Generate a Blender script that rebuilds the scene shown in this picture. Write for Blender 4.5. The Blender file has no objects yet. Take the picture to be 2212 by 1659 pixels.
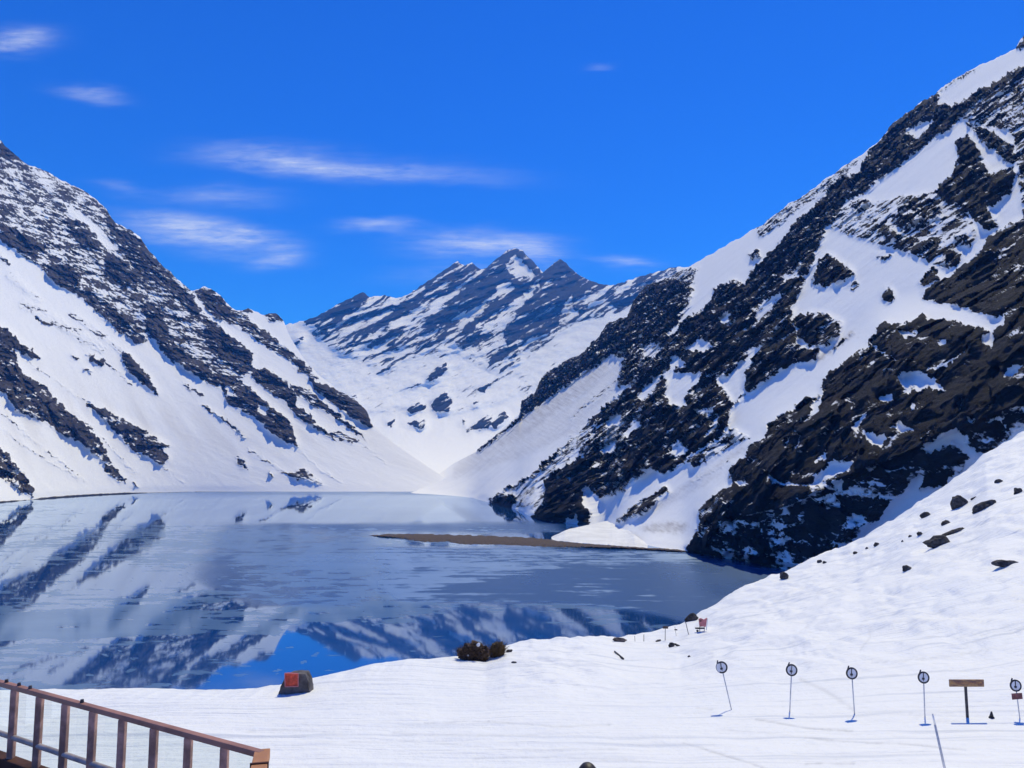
import bpy, bmesh, math, random
import numpy as np
from mathutils import Vector, Matrix

# ---------------------------------------------------------------- camera
CAMZ = 60.0                                  # metres above the lake
PITCH = math.atan(177.5 / 1720.0)
CP, SP = math.cos(PITCH), math.sin(PITCH)
scene = bpy.context.scene
col = scene.collection
cam_d = bpy.data.cameras.new('camera'); cam = bpy.data.objects.new('camera', cam_d)
col.objects.link(cam); scene.camera = cam
cam_d.sensor_width = 36.0; cam_d.lens = 36.0 * 1720.0 / 2212.0
cam_d.clip_start = 0.1; cam_d.clip_end = 60000
cam.location = (0, 0, CAMZ); cam.rotation_euler = (math.pi / 2 + PITCH, 0, 0)

# ---------------------------------------------------------------- sky and sun
SUN_EL, SUN_AZ, SUN_STRENGTH, SKY_STRENGTH = 58.0, 28.0, 3.35, 0.085
world = bpy.data.worlds.new('World'); scene.world = world; world.use_nodes = True
wn, wl = world.node_tree.nodes, world.node_tree.links
wn.clear()
def wmath(op, a, b=None, c=None):
    n = wn.new('ShaderNodeMath'); n.operation = op
    for i, v in enumerate((a, b, c)):
        if v is None: continue
        if isinstance(v, (int, float)): n.inputs[i].default_value = v
        else: wl.new(v, n.inputs[i])
    return n.outputs[0]
sky = wn.new('ShaderNodeTexSky'); sky.sky_type = 'NISHITA'; sky.sun_disc = False
sky.sun_elevation = math.radians(SUN_EL); sky.sun_rotation = math.radians(SUN_AZ)
sky.altitude = 2900; sky.air_density = 1.15; sky.dust_density = 0.2; sky.ozone_density = 4.0
tint = wn.new('ShaderNodeMix'); tint.data_type = 'RGBA'; tint.blend_type = 'MULTIPLY'
tint.inputs['Factor'].default_value = 1.0
tint.inputs[7].default_value = (0.10, 0.66, 2.0, 1)
wl.new(sky.outputs[0], tint.inputs[6])
tc = wn.new('ShaderNodeTexCoord'); sep = wn.new('ShaderNodeSeparateXYZ'); wl.new(tc.outputs['Generated'], sep.inputs[0])
sy = wmath('MAXIMUM', wmath('ABSOLUTE', sep.outputs[1]), 0.05)
cu = wmath('DIVIDE', sep.outputs[0], sy); cv = wmath('DIVIDE', sep.outputs[2], sy)
comb = wn.new('ShaderNodeCombineXYZ'); wl.new(cu, comb.inputs[0]); wl.new(cv, comb.inputs[1])
def wnoise(sx, sy_, detail, seed, rough=0.6):
    mp = wn.new('ShaderNodeMapping'); mp.inputs['Scale'].default_value = (sx, sy_, 1)
    mp.inputs['Location'].default_value = (seed, seed * 1.7, 0); mp.inputs['Rotation'].default_value = (0, 0, 0.06)
    wl.new(comb.outputs[0], mp.inputs[0])
    n = wn.new('ShaderNodeTexNoise'); n.inputs['Scale'].default_value = 1; n.inputs['Detail'].default_value = detail
    n.inputs['Roughness'].default_value = rough; wl.new(mp.outputs[0], n.inputs['Vector'])
    return n.outputs[0]
nz_fine = wnoise(10, 62, 8, 3.1, 0.70); nz_big = wnoise(5, 22, 3, 7.7)
nz_fine = wmath('ADD', wmath('MULTIPLY', nz_fine, .6), wmath('MULTIPLY', wnoise(34, 190, 6, 1.9, .7), .4))
wob = wmath('MULTIPLY', wmath('SUBTRACT', nz_big, 0.5), 0.05)
cv2 = wmath('ADD', cv, wob)
clouds = None
for (px, py, a, b, rot, amp) in [(38, 86, 66, 17, 0.02, .55), (192, 200, 60, 10, -0.10, .42), (615, 350, 150, 18, -0.07, .62),
        (860, 368, 200, 16, -0.05, .30), (470, 425, 110, 14, -0.02, .24), (395, 495, 120, 24, -0.14, .60), (510, 516, 85, 13, -0.04, .55),
        (598, 553, 52, 11, 0.05, .48), (815, 493, 72, 11, 0.03, .40), (1040, 527, 120, 18, 0.0, .62), (1150, 545, 60, 20, -0.3, .5),
        (1345, 567, 62, 10, -0.03, .36), (1296, 146, 26, 8, 0.2, .16), (260, 405, 60, 8, -0.1, .16), (1000, 590, 140, 16, .05, .14)]:
    d = (CP + (py - 829.5) / 1720 * SP)
    u0 = (px - 1106) / 1720 / d; v0 = (SP - (py - 829.5) / 1720 * CP) / d
    du = wmath('SUBTRACT', cu, u0); dv = wmath('SUBTRACT', cv2, v0)
    cr, sr = math.cos(rot), math.sin(rot)
    e1 = wmath('MULTIPLY', wmath('ADD', wmath('MULTIPLY', du, cr), wmath('MULTIPLY', dv, sr)), 1720 / a)
    e2 = wmath('MULTIPLY', wmath('SUBTRACT', wmath('MULTIPLY', dv, cr), wmath('MULTIPLY', du, sr)), 1720 / (b * 1.35))
    r2 = wmath('ADD', wmath('MULTIPLY', e1, e1), wmath('MULTIPLY', e2, e2))
    g = wmath('MULTIPLY', wmath('EXPONENT', wmath('MULTIPLY', r2, -1.0)), amp)
    clouds = g if clouds is None else wmath('ADD', clouds, g)
cl = wmath('MULTIPLY', clouds, wmath('MULTIPLY_ADD', nz_fine, 3.0, -0.92))
cl = wmath('MINIMUM', wmath('MAXIMUM', cl, 0.0), 0.72)
cmix = wn.new('ShaderNodeMix'); cmix.data_type = 'RGBA'
wl.new(cl, cmix.inputs['Factor']); wl.new(tint.outputs[2], cmix.inputs[6])
cmix.inputs[7].default_value = (9.6, 10.6, 12.0, 1)
bg = wn.new('ShaderNodeBackground'); bg.inputs[1].default_value = SKY_STRENGTH
wo = wn.new('ShaderNodeOutputWorld'); wl.new(cmix.outputs[2], bg.inputs[0]); wl.new(bg.outputs[0], wo.inputs[0])
sun_d = bpy.data.lights.new('sun', 'SUN'); sun_d.energy = SUN_STRENGTH; sun_d.angle = math.radians(0.53); sun_d.color = (1.0, 0.96, 0.70)
sun = bpy.data.objects.new('sun', sun_d); col.objects.link(sun)
el, az = math.radians(SUN_EL), math.radians(SUN_AZ)
SUNV = Vector((math.sin(az) * math.cos(el), math.cos(az) * math.cos(el), math.sin(el)))
sun.rotation_euler = SUNV.to_track_quat('Z', 'Y').to_euler(); sun.location = (0, -50, 500)
vs = scene.view_settings
vs.view_transform = 'Standard'; vs.look = 'None'; vs.exposure = 0.0; vs.gamma = 1.0; vs.use_curve_mapping = False
cy = scene.cycles
cy.use_denoising = True; cy.max_bounces = 8; cy.volume_bounces = 1; cy.glossy_bounces = 3; cy.transparent_max_bounces = 12

# ---------------------------------------------------------------- helpers: pixels to rays
# picture coordinates below are in a 2212 x 1659 frame ("U")
def kt(x, y):
    """pixel -> (X/Y, dz/Y) of its ray"""
    x = np.asarray(x, float); y = np.asarray(y, float)
    d = CP + (y - 829.5) / 1720 * SP
    return (x - 1106) / 1720 / d, (SP - (y - 829.5) / 1720 * CP) / d
def at(x, y, Y):
    k, t = kt(x, y)
    return Vector((float(k) * Y, Y, CAMZ + float(t) * Y))
def at_z(x, y, z):
    k, t = kt(x, y); Y = (z - CAMZ) / float(t)
    return Vector((float(k) * Y, Y, z))
VIEWS = {'1': (0, 400, 1.10625), '2': (640, 860, 1.106), '3': (1700, 860, 1.2758), '4': (2440, 100, 1.383), '5': (2440, 1100, 1.2764),
         'b': (1350, 1960, 1.7015), 'c': (0, 1800, 1.9745), '6': (0, 1800, 1.1642), '7': (1700, 1800, 1.536), 'f': (1040, 900, 1.58)}
def U(v, pts):
    ox, oy, s = VIEWS[v]
    return [((ox + x / s) * .576, (oy + y / s) * .576) for x, y in pts]
def curve(pts):
    xs = np.array([p[0] for p in pts], float); ys = np.array([p[1] for p in pts], float)
    return lambda x: np.interp(x, xs, ys)
# ---------------------------------------------------------------- helpers: noise
def perlin2(x, y, seed=0):
    x = np.asarray(x, np.float64); y = np.asarray(y, np.float64)
    xi = np.floor(x).astype(np.int64); yi = np.floor(y).astype(np.int64)
    xf = x - xi; yf = y - yi
    def gr(ix, iy, dx, dy):
        h = (ix * 374761393 + iy * 668265263 + seed * 974634777) & 0xffffffff
        h = ((h ^ (h >> 13)) * 1274126177) & 0xffffffff
        a = ((h ^ (h >> 16)) & 0xffff) * (2 * math.pi / 65536)
        return np.cos(a) * dx + np.sin(a) * dy
    u = xf * xf * xf * (xf * (xf * 6 - 15) + 10); v = yf * yf * yf * (yf * (yf * 6 - 15) + 10)
    a = gr(xi, yi, xf, yf); b = gr(xi + 1, yi, xf - 1, yf); c = gr(xi, yi + 1, xf, yf - 1); d = gr(xi + 1, yi + 1, xf - 1, yf - 1)
    return ((a + (b - a) * u) * (1 - v) + (c + (d - c) * u) * v) * 1.5
def fbm(x, y, octv, seed=0, gain=.5):
    s = 0; a = 1.0; f = 1.0
    for i in range(octv):
        s = s + a * perlin2(x * f + 17.3 * i, y * f - 9.1 * i, seed + i); a *= gain; f *= 2.03
    return s
def ridged(x, y, octv, seed=0, gain=.5):
    s = 0; a = 1.0; f = 1.0
    for i in range(octv):
        s = s + a * (1 - 2 * np.abs(perlin2(x * f + 5.7 * i, y * f + 3.3 * i, seed + i))); a *= gain; f *= 2.07
    return s
def facets(x, y, seed=0, tilt=1.0):
    """broken rock: every cell is a plane of its own height and tilt"""
    xi = np.floor(x).astype(np.int64); yi = np.floor(y).astype(np.int64)
    best = np.full(x.shape, 9.0); val = np.zeros(x.shape)
    for dx in (-1, 0, 1):
        for dy in (-1, 0, 1):
            cx, cy_ = xi + dx, yi + dy
            h = (cx * 374761393 + cy_ * 668265263 + seed * 974634777) & 0xffffffff
            h = ((h ^ (h >> 13)) * 1274126177) & 0xffffffff; h = h ^ (h >> 15)
            h2 = (h * 2246822519) & 0xffffffff; h2 = h2 ^ (h2 >> 14)
            px = cx + (h & 1023) / 1023.0; py = cy_ + ((h >> 10) & 1023) / 1023.0
            ex, ey = x - px, y - py; d = ex * ex + ey * ey
            v = (h2 & 1023) / 511.5 - 1 + tilt * (ex * (((h2 >> 10) & 1023) / 511.5 - 1) + ey * (((h2 >> 20) & 1023) / 511.5 - 1))
            m = d < best; best = np.where(m, d, best); val = np.where(m, v, val)
    return val
# ---------------------------------------------------------------- helpers: painted maps (what is rock, what is snow)
MW, MH, MOX = 3200, 1800, 450
class Map:
    def __init__(s, base=0.0): s.a = np.full((MH, MW), base, np.float32)
    def poly(s, pts, val):
        p = np.array(pts, float) + (MOX, 0)
        x0, y0 = np.maximum(np.floor(p.min(0)).astype(int) - 1, 0); x1, y1 = np.ceil(p.max(0)).astype(int) + 2
        x1 = min(x1, MW); y1 = min(y1, MH)
        if x1 <= x0 or y1 <= y0: return
        gx, gy = np.meshgrid(np.arange(x0, x1) + .5, np.arange(y0, y1) + .5)
        ins = np.zeros(gx.shape, bool)
        for (ax, ay), (bx, by) in zip(p, np.roll(p, -1, 0)):
            if ay == by: continue
            c = ((ay > gy) != (by > gy)) & (gx < (bx - ax) * (gy - ay) / (by - ay) + ax)
            ins ^= c
        s.a[y0:y1, x0:x1][ins] = val
    def stroke(s, pts, w, val):
        p = np.array(pts, float) + (MOX, 0)
        for a, b in zip(p[:-1], p[1:]):
            lo = np.minimum(a, b) - w - 1; hi = np.maximum(a, b) + w + 2
            x0, y0 = np.maximum(lo.astype(int), 0); x1, y1 = hi.astype(int)
            gx, gy = np.meshgrid(np.arange(x0, min(x1, MW)) + .5, np.arange(y0, min(y1, MH)) + .5)
            d = b - a; t = np.clip(((gx - a[0]) * d[0] + (gy - a[1]) * d[1]) / max((d * d).sum(), 1e-6), 0, 1)
            r = np.hypot(gx - a[0] - t * d[0], gy - a[1] - t * d[1])
            s.a[y0:min(y1, MH), x0:min(x1, MW)][r < w / 2] = val
    def blurred(s, rx, ry):
        a = s.a
        for _ in range(2):
            for ax, r in ((1, rx), (0, ry)):
                if r < 1: continue
                pad = [(0, 0), (0, 0)]; pad[ax] = (r + 1, r)
                c = np.cumsum(np.pad(a, pad, mode='edge').astype(np.float64), axis=ax)
                n = a.shape[ax]; w = 2 * r + 1
                a = ((np.take(c, range(w, w + n), ax) - np.take(c, range(0, n), ax)) / w).astype(np.float32)
        return a
def sample(a, x, y):
    x = np.clip(x + MOX - .5, 0, MW - 1.01); y = np.clip(y - .5, 0, MH - 1.01)
    xi = x.astype(int); yi = y.astype(int); fx = x - xi; fy = y - yi
    return (a[yi, xi] * (1 - fx) + a[yi, xi + 1] * fx) * (1 - fy) + (a[yi + 1, xi] * (1 - fx) + a[yi + 1, xi + 1] * fx) * fy
# ---------------------------------------------------------------- helpers: objects
def tag(o, label=None, cat=None, group=None, kind=None):
    if label: o['label'] = label
    if cat: o['category'] = cat
    if group: o['group'] = group
    if kind: o['kind'] = kind
    return o
def grid_mesh(name, P, attrs=None, mat=None, smooth=True):
    nr, nc = P.shape[:2]
    me = bpy.data.meshes.new(name)
    me.vertices.add(nr * nc); me.vertices.foreach_set('co', P.reshape(-1).astype(np.float32))
    idx = np.arange(nr * nc).reshape(nr, nc)
    q = np.stack([idx[:-1, :-1], idx[1:, :-1], idx[1:, 1:], idx[:-1, 1:]], -1).reshape(-1, 4)
    me.loops.add(q.size); me.loops.foreach_set('vertex_index', q.reshape(-1).astype(np.int32))
    me.polygons.add(len(q)); me.polygons.foreach_set('loop_start', np.arange(0, q.size, 4, dtype=np.int32))
    me.update(calc_edges=True)
    if smooth: me.polygons.foreach_set('use_smooth', np.ones(len(q), bool))
    for k, v in (attrs or {}).items():
        at_ = me.attributes.new(k, 'FLOAT', 'POINT'); at_.data.foreach_set('value', np.ascontiguousarray(v, np.float32).reshape(-1))
    me.validate()
    o = bpy.data.objects.new(name, me); col.objects.link(o)
    if mat: me.materials.append(mat)
    return o
def normals(P):
    du = np.gradient(P, axis=1); dv = np.gradient(P, axis=0)
    n = np.cross(du, dv); n /= np.maximum(np.linalg.norm(n, axis=2, keepdims=True), 1e-9)
    n[n[..., 2] < 0] *= -1
    return n
def relief(Pt, N, h):
    """push the surface in and out by h metres, measured square to the slope"""
    r = Pt - np.array([0, 0, CAMZ]); r = r / np.linalg.norm(r, axis=2, keepdims=True)
    c = np.maximum(np.abs((N * r).sum(2)), .34)
    return Pt - r * (h / c)[..., None]
def smooth1(a, n):
    k = np.exp(-np.linspace(-2, 2, 2 * n + 1) ** 2); k /= k.sum()
    return np.convolve(np.pad(a, n, mode='edge'), k, mode='valid')
def sstep(a, b, x):
    t = np.clip((x - a) / (b - a), 0, 1); return t * t * (3 - 2 * t)
# ---------------------------------------------------------------- materials
def mat_new(name):
    m = bpy.data.materials.new(name); m.use_nodes = True
    nt = m.node_tree; return m, nt.nodes, nt.links, nt.nodes['Principled BSDF']
class NT:
    def __init__(s, n, l): s.n, s.l = n, l
    def put(s, sock, v):
        if isinstance(v, (int, float)): sock.default_value = v
        elif isinstance(v, tuple): sock.default_value = v if len(v) == 4 or sock.type == 'VECTOR' else (*v, 1)
        else: s.l.new(v, sock)
    def math(s, op, a, b=None, c=None, clamp=False):
        n = s.n.new('ShaderNodeMath'); n.operation = op; n.use_clamp = clamp
        for i, v in enumerate((a, b, c)):
            if v is not None: s.put(n.inputs[i], v)
        return n.outputs[0]
    def mix(s, f, a, b, mode='MIX'):
        n = s.n.new('ShaderNodeMix'); n.data_type = 'RGBA'; n.blend_type = mode
        s.put(n.inputs[0], f); s.put(n.inputs[6], a); s.put(n.inputs[7], b); return n.outputs[2]
    def attr(s, name):
        n = s.n.new('ShaderNodeAttribute'); n.attribute_name = name; return n.outputs['Fac']
    def noise(s, scale, detail=4, rough=.55, vec=None, stretch=(1, 1, 1), dist=0.0, coord='Object'):
        if vec is None:
            t = s.n.new('ShaderNodeTexCoord'); vec = t.outputs[coord]
        m = s.n.new('ShaderNodeMapping'); m.inputs['Scale'].default_value = stretch; s.l.new(vec, m.inputs[0])
        n = s.n.new('ShaderNodeTexNoise'); n.inputs['Scale'].default_value = scale; n.inputs['Detail'].default_value = detail
        n.inputs['Roughness'].default_value = rough; n.inputs['Distortion'].default_value = dist
        s.l.new(m.outputs[0], n.inputs['Vector']); return n.outputs[0]
    def ramp(s, f, stops):
        n = s.n.new('ShaderNodeMapRange'); n.interpolation_type = 'SMOOTHSTEP'
        n.inputs[1].default_value, n.inputs[2].default_value = stops; s.put(n.inputs[0], f); return n.outputs[0]
    def bump(s, h, strength, dist):
        n = s.n.new('ShaderNodeBump'); n.inputs['Strength'].default_value = strength; n.inputs['Distance'].default_value = dist
        s.put(n.inputs['Height'], h); return n.outputs[0]
SNOW = (0.87, 0.868, 0.86)
def mountain_mat(name, rock_a, rock_b, scale=1.0):
    m, n, l, b = mat_new(name); t = NT(n, l)
    fine = t.noise(.22 / scale, 7, .78); big = t.noise(.012 / scale, 4, .6)
    r = t.math('ADD', t.attr('rock'), t.math('MULTIPLY', t.math('SUBTRACT', fine, .5), .55))
    f = t.ramp(r, (.43, .60))
    tone = t.math('ADD', t.math('MULTIPLY', big, .6), t.math('MULTIPLY', fine, .5))
    rock = t.mix(t.ramp(tone, (.35, .75)), rock_a, rock_b)
    rust = t.ramp(t.noise(.02 / scale, 3, .5), (.56, .70))
    rock = t.mix(t.math('MULTIPLY', rust, .35), rock, (.075, .047, .036))
    cool = t.ramp(t.noise(.045 / scale, 4, .6), (.52, .68)); rock = t.mix(t.math('MULTIPLY', cool, .45), rock, (rock_b[0] * 1.5, rock_b[1] * 1.75, rock_b[2] * 2.0))
    band = t.ramp(t.noise(.09 / scale, 5, .6, stretch=(.25, .25, 1.6), dist=.8), (.55, .72)); rock = t.mix(t.math('MULTIPLY', band, .5), rock, tuple(c * 2.1 for c in rock_b))
    snow = t.mix(t.attr('dirt'), SNOW, (.40, .365, .34))
    l.new(t.mix(f, snow, rock), b.inputs['Base Color'])
    b.inputs['Roughness'].default_value = .9; b.inputs['Specular IOR Level'].default_value = .12
    h = t.math('MULTIPLY', fine, t.math('MULTIPLY_ADD', f, .94, .06))
    l.new(t.bump(h, .9, 7 * scale), b.inputs['Normal'])
    return m
def simple(name, colr, rough=.7, var=.25, scale=6.0, spec=.3, metal=0.0, bump=0.0, stretch=(1, 1, 1), colr2=None):
    m, n, l, b = mat_new(name); t = NT(n, l)
    ns = t.noise(scale, 5, .6, stretch=stretch)
    dark = colr2 or tuple(c * (1 - var) for c in colr)
    l.new(t.mix(t.ramp(ns, (.35, .68)), dark, tuple(min(1, c * (1 + var * .5)) for c in colr)), b.inputs['Base Color'])
    b.inputs['Roughness'].default_value = rough; b.inputs['Specular IOR Level'].default_value = spec; b.inputs['Metallic'].default_value = metal
    if bump: l.new(t.bump(ns, bump, .02), b.inputs['Normal'])
    return m
M_RIGHT = mountain_mat('dark_rock_and_snow', (.017, .016, .016), (.042, .038, .036))
M_LEFT = mountain_mat('grey_rock_and_snow', (.045, .042, .045), (.11, .095, .09), 1.5)
M_FAR = mountain_mat('far_rock_and_snow', (.012, .012, .013), (.030, .029, .030), 5.0)

# ================================================================ THE SETTING
# ---- right mountain: rock map
R = Map(0.0)
D = Map(0.0)       # dirt on the snow
def P(m, v, pts, val): m.poly(U(v, pts), val)
def S(m, v, pts, w, val): m.stroke(U(v, pts), w, val)
# back shoulder of dark rock and its talus
P(R, '3', [(315,895),(330,815),(390,775),(430,695),(520,635),(610,590),(700,500),(740,440),(830,410),(860,340),(920,250),(980,235),(1060,205),(1110,250),(1150,290),(1130,350),(1100,400),(1060,470),(1000,560),(930,620),(880,640),(820,620),(760,600),(690,650),(620,690),(550,740),(480,790),(400,840)], .80)
P(R, '3', [(880,540),(960,520),(1000,560),(940,640),(860,740),(780,760),(800,680),(820,600)], .68)
P(R, '3', [(980,225),(1060,190),(1180,180),(1140,270),(1060,250)], .5)
S(R, '3', [(640,670),(430,820),(260,955),(110,1065)], 5.5, .95)
S(R, '3', [(820,690),(700,790),(600,860)], 3, .5)
S(R, '3', [(760,760),(640,840),(560,905)], 3, .42)
P(D, '3', [(760,600),(840,680),(760,800),(600,960),(330,1090),(0,1190),(0,1120),(110,1060),(350,890),(560,740)], .20)
P(D, '3', [(620,690),(760,620),(700,720),(520,860),(330,985),(180,1050),(300,940)], .40)
# main face, upper part
P(R, '4', [(550,1030),(700,925),(980,730),(1110,650),(1010,790),(900,860),(760,960),(640,1050),(560,1100)], .44)
P(R, '4', [(880,1010),(1010,930),(1300,880),(1500,850),(1640,960),(1700,1080),(1500,1240),(1380,1190),(1000,1070)], .40)
P(R, '4', [(1600,470),(1700,350),(1936,230),(2300,50),(2300,1100),(1936,1000),(1880,560),(1780,520),(1660,500)], .52)
P(R, '4', [(1250,500),(1330,440),(1470,340),(1510,330),(1480,400),(1570,410),(1640,370),(1700,330),(1800,285),(1880,225),(1936,205),(2300,0),(2300,60),(1936,245),(1870,300),(1800,330),(1740,350),(1660,420),(1600,470),(1560,520),(1500,560),(1450,600),(1380,650),(1320,700),(1240,760),(1180,790),(1140,840),(1080,880),(1030,900),(990,850),(1080,790),(1090,730),(1130,650),(1190,590)], .86)
P(R, '4', [(1320,530),(1380,510),(1460,475),(1470,500),(1430,540),(1380,580),(1340,560)], .05)
P(R, '4', [(1480,345),(1540,290),(1690,205),(1720,210),(1600,280),(1500,350)], .5)
P(R, '4', [(980,790),(1090,760),(1100,790),(1030,880),(1000,930),(950,1000),(900,1050),(890,1120),(850,1180),(830,1260),(800,1300),(780,1370),(740,1440),(730,1520),(760,1600),(740,1659),(0,1659),(60,1630),(130,1600),(180,1550),(260,1490),(330,1430),(330,1370),(420,1310),(490,1345),(520,1270),(600,1200),(650,1150),(700,1080),(760,1000),(830,950),(900,880)], .84)
P(R, '4', [(500,1190),(560,1165),(580,1190),(530,1215)], .7)
P(R, '4', [(380,1440),(470,1390),(560,1400),(520,1450),(430,1500),(380,1500)], .35)
P(R, '4', [(560,1440),(660,1380),(680,1400),(620,1480),(540,1540)], .25)
P(R, '4', [(680,1290),(760,1260),(780,1290),(700,1330)], .3)
P(R, '4', [(1470,850),(1560,770),(1600,690),(1580,600),(1640,560),(1690,620),(1720,700),(1760,760),(1880,730),(1900,760),(1870,850),(1790,920),(1740,940),(1770,980),(1810,1030),(1740,1060),(1690,1010),(1640,960),(1560,900),(1490,880)], .88)
P(R, '4', [(1640,500),(1700,510),(1780,550),(1880,620),(1900,700),(1860,720),(1790,650),(1720,590)], .76)
P(R, '4', [(1690,680),(1720,660),(1740,690)], .05)
P(R, '4', [(1430,870),(1500,900),(1500,990),(1450,1040),(1390,1050),(1300,1030),(1250,1000),(1310,940),(1340,890)], .72)
P(R, '4', [(1160,1040),(1210,1010),(1240,1050),(1300,1090),(1400,1110),(1490,1100),(1500,1140),(1450,1200),(1390,1180),(1310,1160),(1240,1110)], .78)
P(R, '4', [(900,1180),(940,1190),(1030,1250),(1060,1290),(1000,1310),(950,1330),(900,1350),(840,1330),(860,1240)], .82)
P(R, '4', [(1500,1240),(1570,1150),(1620,1180),(1600,1220),(1540,1260)], .72)
P(R, '4', [(1390,1330),(1460,1235),(1505,1300),(1440,1340)], .8)
P(R, '4', [(1200,1410),(1230,1350),(1270,1400),(1230,1435)], .85)
P(R, '4', [(1030,1340),(1060,1300),(1080,1340),(1050,1370)], .6)
P(R, '4', [(1580,1080),(1680,1100),(1660,1140),(1590,1110)], .7)
P(R, '4', [(1160,1190),(1260,1180),(1250,1200),(1170,1205)], .6)
P(R, '4', [(740,1530),(830,1480),(930,1500),(990,1530),(970,1620),(900,1659),(780,1610)], .70)
P(R, '4', [(1030,905),(1120,895),(1160,920),(1130,950),(1060,960)], .55)
P(R, '4', [(1895,120),(1936,40),(2300,-300),(2300,-100),(1960,105),(1920,118)], .9)
# main face, middle part
P(R, '5', [(690,110),(760,100),(830,110),(905,160),(890,215),(840,245),(760,250),(710,210)], .74)
P(R, '5', [(450,475),(440,400),(480,330),(560,240),(640,170),(700,240),(740,270),(810,270),(790,315),(700,330),(620,370),(540,420),(480,465)], .92)
S(D, '5', [(800,312),(880,255),(970,190)], 9, .75)
S(R, '5', [(870,270),(930,225),(975,195)], 4, .7)
P(R, '3', [(1240,330),(1290,260),(1390,270),(1440,330),(1440,520),(1400,620),(1380,700),(1400,790),(1320,860),(1310,920),(1290,990),(1220,1020),(1130,1080),(1080,1130),(1000,1170),(960,1140),(860,1200),(780,1255),(690,1275),(640,1230),(600,1290),(560,1200),(500,1150),(450,1150),(470,1100),(530,1040),(560,990),(640,930),(720,850),(800,790),(880,740),(900,690),(960,620),(1050,520),(1100,440),(1190,390)], .84)
P(R, '3', [(400,1165),(450,1110),(530,1035),(560,990),(640,930),(700,930),(640,1010),(590,1090),(520,1160),(460,1180)], .36)
P(R, '3', [(700,900),(800,880),(900,850),(880,960),(760,1060),(640,1120),(600,1090),(640,1000)], .60)
for q in ([(1030,690),(1110,680),(1200,690),(1160,740),(1110,770),(1090,850),(1040,840),(1010,800)],
          [(1260,710),(1340,690),(1380,620),(1400,640),(1400,780),(1340,830),(1300,790)],
          [(1035,1050),(1100,1015),(1130,1060),(1090,1085)], [(810,980),(880,905),(895,940),(840,1000)],
          [(1110,570),(1190,520),(1245,560),(1200,590),(1140,590)], [(1270,430),(1330,400),(1310,455)],
          [(735,910),(800,885),(805,930),(740,955)], [(1170,870),(1240,870),(1280,920),(1270,980),(1240,1000),(1250,930)],
          [(930,920),(970,930),(950,960)], [(980,850),(1010,880),(990,900)], [(1000,700),(1060,640),(1080,650),(1030,720)],
          [(720,1040),(790,1010),(770,1060),(710,1080)], [(560,1080),(620,1040),(610,1090),(560,1130)],
          [(880,790),(980,700),(990,730),(900,830)], [(1060,600),(1120,640),(1080,670),(1030,640)]):
    P(R, '3', q, .10)
P(R, '3', [(900,560),(990,540),(1000,600),(920,620)], .3)
P(R, '3', [(620,1240),(660,1240),(700,1280),(790,1265),(880,1200),(960,1155),(1000,1180),(930,1240),(860,1310),(790,1380),(640,1390),(640,1330)], .06)
P(R, '3', [(670,1265),(740,1215),(830,1245),(780,1265),(720,1285)], .75)
P(R, '3', [(285,1220),(400,1160),(470,1150),(450,1230),(440,1300),(390,1340),(300,1330),(260,1270)], .30)
P(R, '3', [(490,1145),(530,1170),(590,1230),(615,1290),(605,1360),(500,1410),(440,1410),(330,1390),(400,1350),(440,1290),(440,1220)], .97)
P(R, '3', [(180,1310),(240,1270),(310,1285),(270,1340),(180,1345)], .95)
S(R, '3', [(180,1300),(250,1250),(330,1210),(430,1140),(560,1010)], 4, .72)
P(R, '3', [(600,1300),(655,1360),(640,1425),(590,1425)], .85)
P(R, '3', [(540,1180),(570,1190),(560,1215)], .05)
P(R, '3', [(780,1400),(870,1310),(960,1265),(1000,1225),(1035,1250),(980,1290),(940,1340),(860,1375)], .76)
P(R, '5', [(170,800),(260,740),(340,700),(380,640),(475,690),(400,725),(300,785),(200,835)], .50)
P(R, '5', [(0,545),(70,560),(150,545),(185,490),(260,430),(330,420),(370,510),(375,620),(330,680),(260,720),(180,765),(80,800),(0,810)], .88)
P(R, '5', [(75,390),(140,375),(255,390),(220,440),(180,470),(160,545),(65,505)], .06)
P(R, '5', [(305,410),(380,390),(430,320),(445,340),(450,470),(390,525),(350,470)], .06)
P(R, '5', [(85,755),(140,705),(185,750),(130,785)], .06)
P(R, '5', [(200,560),(300,550),(335,600),(320,660),(260,690),(300,610)], .42)
S(D, '5', [(440,740),(300,840),(100,970),(30,1020)], 5, .55)
S(D, '5', [(330,860),(200,940),(80,1010)], 4, .4)
S(R, '5', [(380,800),(270,860),(190,915)], 3, .42)
P(D, '5', [(-60,1120),(60,1095),(180,1100),(160,1140),(20,1145)], .5)
# near dark buttress
P(R, '5', [(1110,135),(1060,210),(1040,250),(980,290),(900,350),(840,400),(815,450),(830,490),(760,505),(680,555),(600,595),(555,640),(555,690),(470,730),(450,790),(390,815),(380,880),(390,920),(310,955),(270,1005),(225,1045),(240,1090),(215,1150),(180,1200),(175,1300),(300,1400),(700,1400),(950,1200),(1000,1150),(1060,1110),(1100,1070),(1160,1000),(1205,980),(1235,950),(1300,880),(1290,940),(1400,920),(1440,880),(1500,830),(1540,790),(1520,740),(1600,770),(1680,720),(1730,680),(1720,650),(1787,630),(2400,500),(2400,-900),(1787,-60),(1650,60),(1300,110),(1200,150)], .90)
P(R, '4', [(1415,1370),(1530,1305),(1610,1255),(1700,1175),(1740,1105),(1840,1035),(1936,995),(2500,700),(2500,1500),(1936,1430),(1840,1460),(1800,1500),(1700,1470),(1600,1445),(1500,1430),(1420,1412)], .91)
P(R, '4', [(1405,1435),(1500,1430),(1600,1450),(1700,1480),(1815,1500),(1840,1470),(1830,1540),(1760,1580),(1700,1560),(1560,1520),(1430,1520)], .04)
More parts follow.
